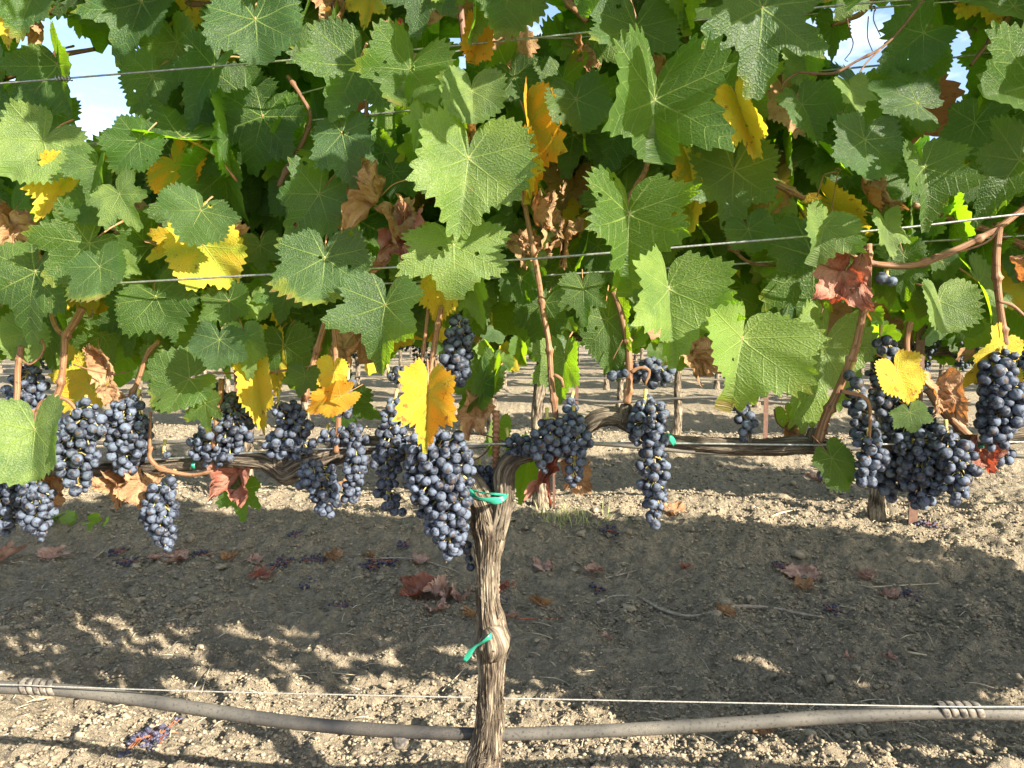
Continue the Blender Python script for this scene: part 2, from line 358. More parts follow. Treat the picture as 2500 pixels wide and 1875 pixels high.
ground = link('ground', mesh_from('ground', np.stack([X, Y, Z], -1).reshape(-1, 3), np.stack([i, i + 1, i + nx + 1, i + nx], -1), None, True, [M_SOIL]))
tag(ground, kind='structure')
def ico(sub):
    bm_ = __import__('bmesh').new(); __import__('bmesh').ops.create_icosphere(bm_, subdivisions=sub, radius=1)
    V = np.array([v.co[:] for v in bm_.verts]); Fc = np.array([[v.index for v in f.verts] for f in bm_.faces]); bm_.free(); return V, Fc
ICO1, ICO2, ICO3 = ico(1), ico(2), ico(3)
def scatter_clods(n, xr, yr, rmin, rmax, pw, ic, seed, flat=.75):
    g = np.random.default_rng(seed); V0, F0 = ic
    y = g.uniform(yr[0], yr[1], n); x = g.uniform(xr[0], xr[1], n) * (y / yr[1] if xr[0] < 0 else 1)
    # clods gather in patches
    keep = fbm(np.stack([x * 4, y * 4, 0 * x + 9], -1), 3, 31) + g.uniform(-.22, .22, n) > .40; x, y = x[keep], y[keep]; n = len(x)
    r = rmin * (rmax / rmin) ** (g.uniform(0, 1, n) ** pw)
    z = gh(x, y) + gdetail(x, y) + r * .35
    sc = np.stack([r * g.uniform(.8, 1.35, n), r * g.uniform(.8, 1.2, n), r * flat * g.uniform(.7, 1.1, n)], -1)
    a = g.uniform(0, 2 * np.pi, n); ca, sa = np.cos(a), np.sin(a)
    dv = V0[None] * (1 + (vnoise(V0[None] * 1.5 + g.uniform(0, 99, (n, 1, 3)), 4)[..., None] - .5) * (.75 if len(V0) < 20 else 1.5)) * sc[:, None]
    W = np.stack([dv[..., 0] * ca[:, None] - dv[..., 1] * sa[:, None], dv[..., 0] * sa[:, None] + dv[..., 1] * ca[:, None], dv[..., 2]], -1)
    W += np.stack([x, y, z], -1)[:, None]
    Fc = (F0[None] + (np.arange(n) * len(V0))[:, None, None]).reshape(-1, 3)
    return W.reshape(-1, 3), Fc
parts = [scatter_clods(60000, (-1.7, 1.7), (1.15, 2.1), .0014, .0048, 1.5, ICO1, 1), scatter_clods(26000, (-2.4, 2.4), (1.9, 3.4), .0024, .0072, 1.6, ICO1, 2),
         scatter_clods(10000, (-4.2, 4.2), (3.2, 6.2), .005, .013, 2.0, ICO1, 3), scatter_clods(700, (-1.6, 1.6), (1.15, 2.1), .004, .011, 2.4, ICO2, 4), scatter_clods(420, (-2.4, 2.4), (2.0, 4.3), .006, .017, 2.4, ICO2, 5)]
V = []; Fc = []; n = 0
for a, b in parts: V.append(a); Fc.append(b + n); n += len(a)
o = link('soil_clods', mesh_from('soil_clods', np.vstack(V), np.vstack(Fc), None, True, [M_CLOD]))
tag(o, 'loose crumbly clods of dry tan soil covering the vineyard floor', 'soil', kind='stuff')
# straw and chaff
mb = MB(); g = np.random.default_rng(12)
for k in range(520):
    y = g.uniform(1.25, 4.0); x = g.uniform(-.75, .75) * y; L = g.uniform(.008, .035) * (1 if k % 9 else 2.2); a = g.uniform(0, 6.3); z = float(gh(x, y)) + .010
    d = np.array([math.cos(a) * L, math.sin(a) * L, g.uniform(-.004, .006)]); p = np.array([x, y, z]); r = g.uniform(.0006, .0013)
    mb.add(tube([p - d, p + np.array([0, 0, .004]), p + d], [r, r * 1.2, r * .6], 4, .02))
tag(mb.obj('straw_litter', M_STRAW), 'pale dry straw bits and leaf stalks strewn on the soil', 'straw', kind='stuff')

# ------------------------------------------------------------------ leaves
def leaf_geom(seed, fold, N=168, rings=9, lobe=.5, crumple=0., curl=.0):
    g = np.random.default_rng(seed)
    th = np.linspace(-np.pi, np.pi, N + 1)[:-1] + np.pi / N
    va = np.array([0, 52, 104, 152]) * np.pi / 180
    kn = np.array([0, 27, 52, 80, 104, 130, 150, 168, 180]) * np.pi / 180
    base = np.array([1, .80 - .16 * lobe, .84, .72 - .13 * lobe, .69, .60, .55, .38, .10])
    def side(t, s):
        b = base * (1 + g.uniform(-.15, .13, len(base))); b[0] = 1; b[-1] = .08
        tt = np.interp(t, kn, b)
        # smooth a little
        t2 = (np.interp(t - .05, kn, b) + np.interp(t + .05, kn, b) + tt * 2) / 4
        return t2
    a = np.abs(th); r = np.where(th >= 0, side(a, 1), side(a, -1))
    nt_ = g.uniform(12, 16); ph = g.uniform(0, 1); saw = (a * nt_ / np.pi * 1.35 + ph) % 1
    tooth = np.where(saw < .62, saw / .62, (1 - saw) / .38); big = .5 + .5 * vnoise(np.stack([th * 3, 0*th, 0*th + seed], -1), 8)
    saw2 = (a * nt_ / np.pi * 2.9 + ph * 3) % 1; tooth = tooth + .35 * np.minimum(saw2, 1 - saw2)
    r = r * (1 + (tooth - .5) * .175 * big * np.clip((3.0 - a) / .4, 0, 1))
    rr = (np.arange(1, rings + 1) / rings) ** .85
    RR = rr[:, None] * r[None]; TH = np.repeat(th[None], rings, 0)
    x = RR * np.sin(TH); y = RR * np.cos(TH)
    x = np.concatenate([[0], x.ravel()]); y = np.concatenate([[0], y.ravel()]); RA = np.concatenate([[0], RR.ravel()]); TA = np.concatenate([[0], TH.ravel()])
    d = np.abs(np.abs(TA)[:, None] - va[None]); dv = d.min(1); along = RA * np.cos(dv); perp = RA * np.sin(dv)
    # relief: V-fold along the midrib, panels bulging between veins, wavy rim, drooping tip
    fa = fold * (1 + g.uniform(-.15, .15)); ax = np.sqrt(x * x + .0012) - .0346
    ph2 = g.uniform(0, 6.3, 4)
    z = .10 * np.minimum(perp, .25) * RA
    z = z + .08 * RA**2 * np.sin(3 * TA + ph2[0]) + .042 * RA**2.5 * np.sin(7 * TA + ph2[1]) + .018 * RA**3 * np.sin(15 * TA + ph2[2])
    z = z + (vnoise(np.stack([x * 2.2, y * 2.2, 0 * x + seed], -1), 2) - .5) * .26 * RA
    z = z - g.uniform(.0, .35) * np.clip(y, 0, 2) ** 2 - g.uniform(-.05, .10) * np.clip(-y, 0, 2)
    cf = math.cos(fa); sf = math.sin(fa)
    if fa > .55:   # strongly folded: hinge
        X3 = np.sign(x) * (ax * cf) - 0 * z; Z3 = ax * sf * 1.45 + z * cf; X3 = X3 - np.sign(x) * z * sf * .6
    else: X3 = x * cf; Z3 = ax * sf * (1.3 if fa > .35 else 1) + z
    P = np.stack([X3, y, Z3], -1)
    if curl:
        ang = P[:, 1] * curl; rad = 1 / curl; zz = P[:, 2].copy(); P[:, 1] = np.sin(ang) * (rad + zz); P[:, 2] = rad - np.cos(ang) * (rad - zz)
    if crumple:
        q = P * 2.4 + seed
        P = P + np.stack([vnoise(q, 31) - .5, vnoise(q, 32) - .5, (vnoise(q, 33) - .5) * 1.5], -1) * crumple * np.minimum(1, RA * 3)[:, None]
        q = P * 7 + seed; P = P + np.stack([vnoise(q, 41) - .5, vnoise(q, 42) - .5, (vnoise(q, 43) - .5)], -1) * crumple * .42
    F1 = np.stack([np.zeros(N), 1 + (np.arange(N) + 1) % N, 1 + np.arange(N)], -1).astype(int)
    i = (np.arange(rings - 1)[:, None] * N + 1); j = np.arange(N)[None]; j2 = (j + 1) % N
    Q = np.stack([i + j, i + j2, i + N + j2, i + N + j], -1).reshape(-1, 4)
    T = np.vstack([F1, Q[:, [0, 1, 2]], Q[:, [0, 2, 3]]])
    # open the petiolar sinus: drop the wedge that bridges the cut
    T = T[:, ::-1]
    return P, T, np.stack([along, perp], -1), np.stack([x, y], -1)
FOLDS = [.06, .22, .46, .74, 1.0]
LEAF = {}
def leaf_mesh(fi, v, mk, dry=False):
    key = (fi, v, mk, dry)
    if key not in LEAF:
        if dry: P, T, ve, fl = leaf_geom(900 + v * 7 + fi, .5 + .2 * fi, 120, 8, .6, .42, 1.0 + .5 * (v % 3))
        else: P, T, ve, fl = leaf_geom(100 + v * 13 + fi, FOLDS[fi], 168, 9, [.3, 1.5, .8, 1.8, .5, 1.1, .2, 1.3, .9][v % 9], 0, [0, .25, .6, -.2][v % 4] or 0)
        LEAF[key] = mesh_from('leaf', P, T, {'vein': ve, 'flat': fl}, True, [LM[mk]])
    return LEAF[key]
# petiole in leaf space: bends back behind the blade
_p = tube([(0, 0, 0), (0, -.12, -.05), (.02, -.38, -.20), (.05, -.62, -.52)], [.013, .013, .014, .02], 6, .06)
PET = mesh_from('petiole', _p[0], _p[1], {'uv': _p[2]}, True, [M_PET])
TOC = Vector((0, -1, 0))
def leaf_frame(p, L, dirv, roll, w=1.):
    y = dirv.normalized(); z = (TOC - y * TOC.dot(y))
    if z.length < .1: z = Vector((0, 0, 1)) - y * y.z
    z.normalize(); z = Matrix.Rotation(roll, 3, y) @ z; x = y.cross(z)
    M = Matrix((x * L * w, y * L, z * L)).transposed().to_4x4(); M.translation = p; return M
def put_leaf(parent, p, L, dirv, roll, mk, fi, v, w=1., dry=False, pet=True):
    o = link('leaf', leaf_mesh(fi, v, mk, dry), parent, leaf_frame(p, L, dirv, roll, w))
    if pet: link('petiole', PET, o)
    return o

# low-resolution leaves joined into one mesh
LOW = [leaf_geom(500 + k, FOLDS[k % 4], 54, 3, .5, 0, 0.) for k in range(8)]
def foliage_mesh(name, mats_idx, mats4):
    n = len(mats4); V = []; Fc = []; ve = []; fl = []; mi = []; c = 0
    for k in range(n):
        P, T, a, b = LOW[k % len(LOW)]; M = np.array(mats4[k]); V.append(P @ M[:3, :3].T + M[:3, 3]); Fc.append(T + c); c += len(P)
        ve.append(a); fl.append(b + k * 3.7); mi += [mats_idx[k]] * len(T)
    return mesh_from(name, np.vstack(V), np.vstack(Fc), {'vein': np.vstack(ve), 'flat': np.vstack(fl)}, True, MATS, mi)

# ------------------------------------------------------------------ berries
def berry_mesh(seed, wr, r=.0068):
    V, Fc = ICO3; V = V.copy(); g = np.random.default_rng(seed)
    V = V * np.array([1, g.uniform(.96, 1.03), g.uniform(.98, 1.07)])
    if wr:
        n = fbm(V * 2.6 + seed, 3, seed); rid = np.abs(n - .5) * 2; V = V * (1 - wr * (1 - rid) ** 3)[:, None] * np.array([.95, .9, 1.04])
    else: V = V * (1 + (vnoise(V * 1.2 + seed, 5) - .5) * .05)[:, None]
    return mesh_from('grape', V * r, Fc, None, True, [M_GRAPE])
BER = [berry_mesh(k, 0) for k in range(4)] + [berry_mesh(9, .22), berry_mesh(11, .34)]
def pack(axis_px, off, dens=1., seed=0, br=.0066, thick=.8):
    """axis_px: list of (px,py,halfwidth_px). returns centres, radii, axis points"""
    g = np.random.default_rng(seed); A = []
    for (x, y, h) in axis_px:
        p, t = onrow(x, y, off); A.append((np.array(p), h * t))
    C, rr = catmull([a[0] for a in A], [max(a[1], br) for a in A], .003) if len(A) > 1 else (np.array([A[0][0]]), np.array([A[0][1]]))
    pts = []; out = []
    tries = int(2600 * dens)
    for k in range(tries):
        i = g.integers(len(C)); R0 = max(rr[i] - br * .9, 0.0005); d = g.normal(size=3); d /= np.linalg.norm(d)
        if len(A) > 1: d[2] *= .45; d /= np.linalg.norm(d)
        q = C[i] + d * np.array([1, thick, 1]) * R0 * (g.uniform(0, 1) ** .28)
        r = br * g.uniform(.84, 1.08)
        if g.uniform() < .07: r *= .66
        if out:
            D = np.linalg.norm(np.array(out) - q, axis=1)
            if (D < (np.array(pts) + r) * .80).any(): continue
        out.append(q); pts.append(r)
    return np.array(out), np.array(pts), C
def make_bunch(parent, axis_px, off, dens=1., seed=0, br=.0066, wrinkle=.08, stalk=None):
    P, rad, C = pack(axis_px, off, dens, seed, br); g = np.random.default_rng(seed + 5)
    mb = MB()
    if len(C) > 3:
        mb.add(tube(C[::max(1, len(C) // 6)], [.0017] * len(C[::max(1, len(C) // 6)]), 6, .008))
    if stalk: 
        q = [onrow(x, y, off + o_)[0] for (x, y, o_) in stalk]; mb.add(tube(q, [.0024] + [.0019] * (len(q) - 1), 7, .006))
    for p in P:
        j = np.argmin(np.linalg.norm(C - p - np.array([0, 0, .006]), axis=1)); c = C[j] + np.array([0, 0, .004]); m = (c + p) / 2 + np.array([0, 0, .003])
        if np.linalg.norm(c - p) > .004: mb.add(tube([c, m, p], [.0009, .0007, .0010], 4, .008, caps=False))
    b = mb.obj('grape_bunch', M_STEM, parent)
    for p, r in zip(P, rad):
        j = np.argmin(np.linalg.norm(C - p, axis=1)); d = Vector(p - C[j]) + Vector(g.normal(size=3) * .003) + Vector((0, -.001, -.002))
        if d.length < 1e-5: d = Vector((0, 0, -1))
        M = d.to_track_quat('Z', 'Y').to_matrix().to_4x4(); s_ = r / .0068; M = Matrix.Translation(Vector(p)) @ M @ Matrix.Diagonal((s_, s_, s_, 1))
        k = int(g.integers(4)) if g.uniform() > wrinkle else 4 + int(g.integers(2))
        link('grape', BER[k], b, M)
    return b

# ------------------------------------------------------------------ front row vines
def vine(name, x, label, group='vines of the nearest row'):
    o = bpy.data.objects.new(name, None); COL.objects.link(o); o.empty_display_size = .1
    tag(o, label, 'grapevine', group); return o
VC = vine('grapevine', 0, 'nearest grapevine, forked shaggy trunk in the middle carrying leaves, canes and blue grape bunches')
VL = vine('grapevine', 0, 'grapevine entering at the left edge of the nearest row, its trunk out of view')
VR = vine('grapevine', 0, 'grapevine entering at the right edge of the nearest row, arching cane and heavy bunches')
def vof(px): return VL if px < 190 else (VR if px > 2075 else VC)

def bark_disp(amp, seed, tw=2.):
    def f(TH, S, RR):
        a = TH + S * tw
        p = np.stack([np.cos(a) * 3.2, np.sin(a) * 3.2, S * 9], -1); n = fbm(p + seed, 2, seed)
        p2 = np.stack([np.cos(a) * 8.5, np.sin(a) * 8.5, S * 14], -1); n2 = fbm(p2 + seed, 3, seed + 5, .6)
        rid = 1 - np.abs(n2 - .5) * 4
        n3 = fbm(np.stack([np.cos(a)*17, np.sin(a)*17, S * 16], -1) + seed, 2, seed + 9)
        return RR * amp * ((n - .5) * 1.1 + np.clip(rid, -1, 1) * .60 + (1 - np.abs(n3 - .5) * 5) * .20 + (vnoise(np.stack([np.cos(a)*19, np.sin(a)*19, S*20], -1), seed) - .5) * .35)
    return f
def strips(mb, P, Rr, n, seed, L=(.03, .12), lift=1.05):
    """loose shreds of bark lying along the wood"""
    C, rr = catmull(P, Rr, .004 if len(P) > 5 else .002); g = np.random.default_rng(seed); m = len(C)
    T = np.gradient(C, axis=0); T /= np.linalg.norm(T, axis=1)[:, None]
    for k in range(n):
        i0 = int(g.integers(0, max(1, m - 8))); ln = int(g.uniform(*L) / .004); i1 = min(m - 1, i0 + ln); a = g.uniform(0, 6.283); da = g.uniform(-.5, .5)
        q = []
        for u in np.linspace(0, 1, 5):
            i = int(i0 + (i1 - i0) * u); t = T[i]; b = np.cross(t, [0, 1, 0.01]); b /= np.linalg.norm(b); c = np.cross(t, b)
            aa = a + da * u; lf = lift + (g.uniform(0, .42) if u in (0, 1) else 0) ; q.append(C[i] + (b * math.cos(aa) + c * math.sin(aa)) * rr[i] * lf)
        r = g.uniform(.0006, .0019); mb.add(tube(q, [r * .4, r, r * 1.1, r, r * .3], 4, .015))
def wood(name, parent, pts, mat, ns=56, amp=.30, seed=1, step=.0035, nstrip=40, tw=2., knots=()):
    """pts: (px,py,radius_px,off)"""
    P = []; Rr = []
    for (x, y, r, o) in pts:
        if y > 1880:
            p, t = onrow(x, 1870, o); p.z = -.05 if y > 2300 else p.z - (y - 1870) * t
        else: p, t = onrow(x, y, o)
        P.append(p); Rr.append(r * t)
    mb = MB(); mb.add(tube(P, Rr, ns, step, bark_disp(amp, seed, tw)))
    strips(mb, P, Rr, nstrip, seed)
    return mb.obj(name, mat, parent)
trunk = wood('trunk', VC, [(1178, 2500, 44, 0), (1180, 1900, 36, 0), (1187, 1840, 33, 0), (1196, 1750, 27, 0), (1199, 1660, 25, 0), (1200, 1610, 27, 0), (1203, 1560, 33, 0), (1198, 1525, 29, 0), (1190, 1460, 22, 0), (1190, 1370, 24, 0), (1194, 1320, 30, 0), (1190, 1280, 34, 0), (1180, 1235, 27, 0), (1158, 1190, 24, .004), (1140, 1165, 17, .008)], M_BARK, 140, .36, 3, .0026, 320, 1.4)
_P = []; mb = MB()
for (x, y, r, o) in [(1205, 1310, 20, -.004), (1220, 1260, 20, -.006), (1229, 1205, 19, -.004), (1230, 1165, 21, 0), (1240, 1135, 19, 0), (1268, 1114, 16, 0), (1320, 1100, 17, .004), (1372, 1085, 16, .008), (1418, 1052, 15, .010), (1460, 1022, 17, .006), (1505, 1018, 18, .004), (1545, 1040, 17, .004), (1600, 1068, 14, .004), (1660, 1080, 13, 0), (1760, 1088, 15, 0), (1870, 1092, 16, 0), (1950, 1087, 18, 0), (2000, 1090, 17, 0), (2050, 1104, 14, 0), (2082, 1116, 9, 0)]:
    p, t = onrow(x, y, o); _P.append((p, r * t))
mb.add(tube([a[0] for a in _P], [a[1] for a in _P], 64, .003, bark_disp(.42, 8, 1.2))); strips(mb, [a[0] for a in _P], [a[1] for a in _P], 240, 8, (.02, .09), 1.06)
mb.obj('cordon', M_BARK2, VC)
wood('cordon', VC, [(1150, 1195, 20, .006), (1125, 1160, 20, .012), (1080, 1125, 18, .016), (1010, 1100, 17, .014), (930, 1086, 17, .010), (870, 1092, 19, .006), (800, 1118, 20, .002), (740, 1138, 21, 0), (700, 1158, 20, 0), (672, 1140, 17, 0), (640, 1126, 16, 0), (560, 1122, 15, 0), (480, 1131, 13, 0), (400, 1139, 13, 0), (310, 1146, 12, 0), (222, 1148, 12, 0)], M_BARK2, 60, .42, 14, .003, 200, 1.0)
# gnarled spurs on the cordon
for (x, y, dx, dy, r) in [(525, 1118, 0, -42, 13), (680, 1130, 5, -45, 14), (820, 1105, 3, -30, 13), (1525, 1020, 6, -30, 12), (1820, 1080, 0, -32, 11), (1985, 1082, 8, -32, 15), (320, 1138, -2, -16, 10), (1050, 1105, 0, -25, 12), (1355, 1090, 2, -25, 12)]:
    wood('spur', VC, [(x, y + 8, r * 1.2, 0), (x + dx * .5, y + dy * .5, r, -.002), (x + dx, y + dy, r * .9, -.003), (x + dx * 1.1, y + dy * 1.15, r * .4, -.003)], M_BARK2, 30, .5, int(x) % 40, .003, 14)
# knob with shredded bark on the trunk, half way up
wood('burl', VC, [(1188, 1535, 10, -.014), (1198, 1550, 24, -.016), (1203, 1575, 28, -.016), (1200, 1600, 18, -.014), (1198, 1612, 6, -.012)], M_BARK, 40, .6, 5, .002, 30)
wood('cordon', VR, [(2140, 1098, 6, -.002), (2200, 1085, 9, 0), (2290, 1078, 11, 0), (2370, 1078, 13, 0), (2440, 1068, 15, 0), (2500, 1060, 17, 0), (2700, 1040, 20, 0), (3300, 1060, 24, 0), (3560, 1100, 26, 0), (3600, 1250, 32, 0), (3600, 2500, 40, 0)], M_BARK2, 40, .42, 21, .004, 80)
wood('cordon', VL, [(262, 1150, 7, 0), (180, 1150, 10, 0), (60, 1146, 13, 0), (-150, 1140, 16, 0), (-700, 1140, 20, 0), (-900, 1160, 24, 0), (-980, 1260, 28, 0), (-990, 2500, 34, 0)], M_BARK2, 40, .42, 22, .004, 80)

def cane(pts, dark=False, off=0., par=None, nodes=True, name='cane', mat=None):
    P = []; Rr = []
    for q in pts:
        x, y, r = q[:3]; o = q[3] if len(q) > 3 else off; p, t = onrow(x, y, o); P.append(p); Rr.append(r * t)
    sd = int(pts[0][0]) % 97
    def disp(TH, S, RR):
        if not nodes: return 0 * RR
        u = (S / .062 + sd * .1) % 1; k = np.exp(-((u - .5) / .045) ** 2)
        return RR * (k * .62 * (1 + .5 * np.cos(TH + np.floor(S / .062) * 3.14)) + (vnoise(np.stack([np.cos(TH) * 2, np.sin(TH) * 2, S * 20 + sd], -1), 3) - .5) * .16)
    mb = MB().add(tube(P, Rr, 14, .0035, disp)); return mb.obj(name, mat or (M_CANE2 if dark else M_CANE), par or vof(pts[len(pts) // 2][0]))
CANES = [([(202, 752, 9), (180, 790, 9), (160, 822, 9), (156, 870, 8), (148, 940, 8), (137, 975, 8), (130, 1050, 8), (128, 1100, 8)], 0, -.02),
 ([(122, 733, 6), (128, 775, 6), (140, 805, 6), (158, 818, 6)], 0, -.02), ([(52, 845, 7), (44, 900, 7), (42, 960, 7), (32, 1045, 7)], 0, -.03), ([(390, 832, 5), (360, 865, 5.5), (335, 935, 6), (308, 985, 6)], 0, .01),
 ([(541, 925, 7), (536, 990, 7.5), (525, 1060, 8), (524, 1095, 8)], 0, -.015), ([(795, 785, 8), (775, 850, 8), (758, 910, 8), (742, 980, 8)], 0, .0), ([(738, 1000, 8), (725, 1060, 8), (705, 1100, 9)], 1, 0),
 ([(813, 790, 4.5), (818, 840, 6), (822, 920, 6.5), (827, 1000, 7), (824, 1060, 6.5), (820, 1105, 7)], 0, -.012), ([(1078, 745, 6), (1068, 800, 7), (1055, 880, 7), (1047, 950, 8), (1050, 1010, 7), (1045, 1090, 7)], 0, -.02),
 ([(1046, 745, 4), (1038, 820, 4.5), (1030, 880, 4.5), (1025, 910, 4)], 0, -.015), ([(1270, 420, 6), (1283, 510, 6.5), (1300, 600, 7), (1316, 690, 7), (1326, 760, 7), (1340, 840, 7), (1346, 930, 7), (1355, 1000, 8), (1358, 1055, 8)], 0, .0),
 ([(1500, 712, 8), (1518, 770, 8), (1532, 840, 8.5), (1537, 920, 8.5), (1530, 985, 10)], 0, -.01), ([(1598, 245, 7), (1580, 400, 7), (1553, 455, 7), (1540, 490, 8), (1528, 525, 7), (1520, 600, 7), (1500, 712, 7)], 0, .02),
 ([(2120, 595, 9), (2119, 650, 9), (2115, 720, 9), (2100, 800, 9), (2087, 855, 9.5), (2065, 910, 9.5), (2045, 955, 10), (2015, 1020, 11), (1998, 1075, 13)], 0, -.02),
 ([(2600, 430, 9, -.05), (2500, 507, 8), (2430, 560, 8), (2340, 607, 8), (2240, 645, 8), (2170, 648, 8), (2110, 638, 7), (2072, 618, 5)], 0, -.04),
 ([(2440, 545, 9), (2432, 640, 9), (2440, 740, 8), (2452, 820, 8), (2462, 885, 8)], 0, -.015), ([(2222, 785, 8), (2214, 830, 7), (2218, 870, 7), (2240, 910, 7), (2270, 945, 5)], 0, -.01), ([(2500, 598, 8), (2420, 565, 8), (2310, 530, 8), (2230, 500, 7)], 0, .04),
 ([(-40, 8, 8), (110, 28, 9), (250, 12, 9), (340, 12, 9), (500, 12, 8), (640, 25, 7), (780, 50, 6)], 1, .05), ([(-30, 205, 6), (45, 180, 7), (80, 160, 8), (130, 138, 7), (230, 120, 5)], 1, .06), ([(702, 185, 5), (735, 235, 5), (757, 285, 5.5), (738, 350, 6), (705, 405, 6), (680, 455, 6)], 1, .02),
 ([(1370, -20, 8), (1395, 15, 8), (1433, 52, 7)], 0, .02), ([(1810, 405, 10), (1860, 432, 11), (1920, 462, 9), (1965, 485, 6)], 0, .02), ([(2262, -10, 3), (2200, 70, 3.2), (2150, 118, 3.2), (2090, 150, 3), (2040, 178, 3.5), (1990, 180, 3), (1950, 178, 3), (1915, 200, 3), (1905, 225, 2)], 1, -.05),
 ([(2150, -20, 6), (2105, 30, 7), (2075, 45, 6), (2030, 62, 4)], 1, .02), ([(2490, -20, 7), (2462, 40, 8), (2440, 75, 9), (2400, 120, 5), (2370, 160, 4)], 1, .03), ([(845, 500, 8), (850, 560, 8), (842, 600, 7)], 1, .01), ([(1120, -30, 8), (1128, 60, 8), (1135, 130, 7)], 1, .03), ([(2000, 860, 9), (1995, 950, 10), (2012, 1060, 9)], 0, .035),
 ([(2370, 1070, 10), (2300, 1000, 11), (2265, 950, 9)], 0, .02), ([(1600, 690, 5), (1615, 760, 7), (1623, 800, 6)], 0, .02), ([(1800, 880, 5), (1760, 855, 5), (1690, 830, 4)], 0, .04), ([(1530, -20, 4), (1550, 40, 4), (1555, 70, 4)], 0, .0), ([(1605, 150, 5), (1598, 200, 6), (1590, 260, 5)], 1, .06),
 ([(1190, 700, 3), (1090, 730, 4)], 1, .05), ([(370, 1090, 4), (365, 1115, 5), (385, 1140, 6), (420, 1152, 6), (470, 1160, 5), (520, 1150, 3)], 0, -.03), ([(368, 1005, 3), (366, 1070, 4), (366, 1105, 4)], 0, -.02), ([(75, 1000, 6), (82, 1050, 6), (70, 1100, 6)], 0, 0.),
 ([(2540, 300, 5), (2480, 330, 4), (2440, 320, 3)], 1, .05), ([(1905, 650, 3), (1830, 640, 4), (1790, 610, 4)], 1, .03), ([(900, 190, 4), (895, 260, 5), (890, 330, 5)], 1, .05), ([(1870, 330, 4), (1840, 380, 4)], 0, .0)]
for pts, dk, off in CANES: cane(pts, dk, off)
# bunch stalks and curling tendrils
for pts, off in [([(128, 975, 5), (105, 980, 5), (92, 1000, 4.5), (84, 1050, 4)], -.03), ([(140, 972, 6), (160, 975, 5), (178, 990, 4.5), (190, 1010, 4)], -.03), ([(2052, 955, 5), (2080, 960, 5), (2110, 970, 4.5), (2124, 1000, 4), (2122, 1080, 3.5), (2120, 1130, 3)], -.075), ([(1540, 910, 5), (1560, 898, 4), (1585, 905, 4), (1575, 940, 3)], -.03), ([(1352, 915, 5), (1370, 925, 4), (1375, 945, 3.5)], -.01), ([(1065, 880, 3), (1058, 930, 3), (1050, 948, 3)], -.04)]:
    cane([(a, b, c) for a, b, c in pts], 0, off, nodes=False, name='bunch_stalk')
for pts, off in [([(2068, 45, 1.6), (2075, 80, 1.4), (2083, 105, 1.3), (2075, 130, 1.2), (2062, 145, 1), (2070, 150, .8)], .0), ([(2120, 40, 1.4), (2118, 90, 1.3), (2130, 125, 1)], .0), ([(2135, 25, 1.4), (2133, 50, 1.3), (2150, 88, 1)], .01), ([(2150, 120, 2), (2110, 160, 2), (2080, 215, 2), (2060, 265, 1.6), (2010, 287, 1.4)], -.06), ([(2060, 255, 1.3), (2055, 300, 1.2), (2035, 318, .9)], -.06),
                 ([(55, 880, 3), (70, 890, 3), (95, 875, 3), (108, 850, 3), (102, 830, 2.5), (95, 838, 2)], -.03), ([(205, 775, 2), (222, 775, 2), (228, 762, 1.7), (222, 755, 1.4)], -.02), ([(1495, 880, 1.4), (1510, 850, 1.3), (1520, 830, 1.2), (1500, 870, 1)], -.02), ([(2005, 712, 1.4), (2003, 735, 1.5), (2010, 750, 1.2), (2004, 768, 1)], -.04),
                 ([(2436, 735, 4), (2470, 745, 4), (2500, 770, 3.5), (2520, 790, 3)], -.04), ([(330, 660, 2), (300, 632, 4), (270, 615, 4)], -.05), ([(1995, 480, 2), (2005, 445, 2), (2015, 425, 2), (2045, 420, 1.6)], -.04), ([(2440, 555, 3), (2410, 590, 3), (2340, 615, 2.4), (2280, 622, 2)], -.07), ([(2030, 520, 1.4), (2045, 425, 1.3), (2055, 415, 1.2), (2040, 410, 1), (2038, 425, .8)], -.05),
                 ([(180, 890, 2), (225, 905, 2), (260, 912, 1.6)], -.03), ([(655, 1440 - 530, 3), (760, 895, 3), (800, 885, 2.4)], -.03), ([(1250, 1085, 2), (1180, 1062, 2), (1130, 1060, 1.6)], .02), ([(1200, 1085, 2), (1180, 1110, 2), (1150, 1128, 1.5)], .02), ([(1890, 1000, 2), (1905, 1040, 2), (1990, 1078, 1.5)], .02)]:
    cane(pts, 1 if off > -.03 else 0, off, nodes=False, name='tendril')

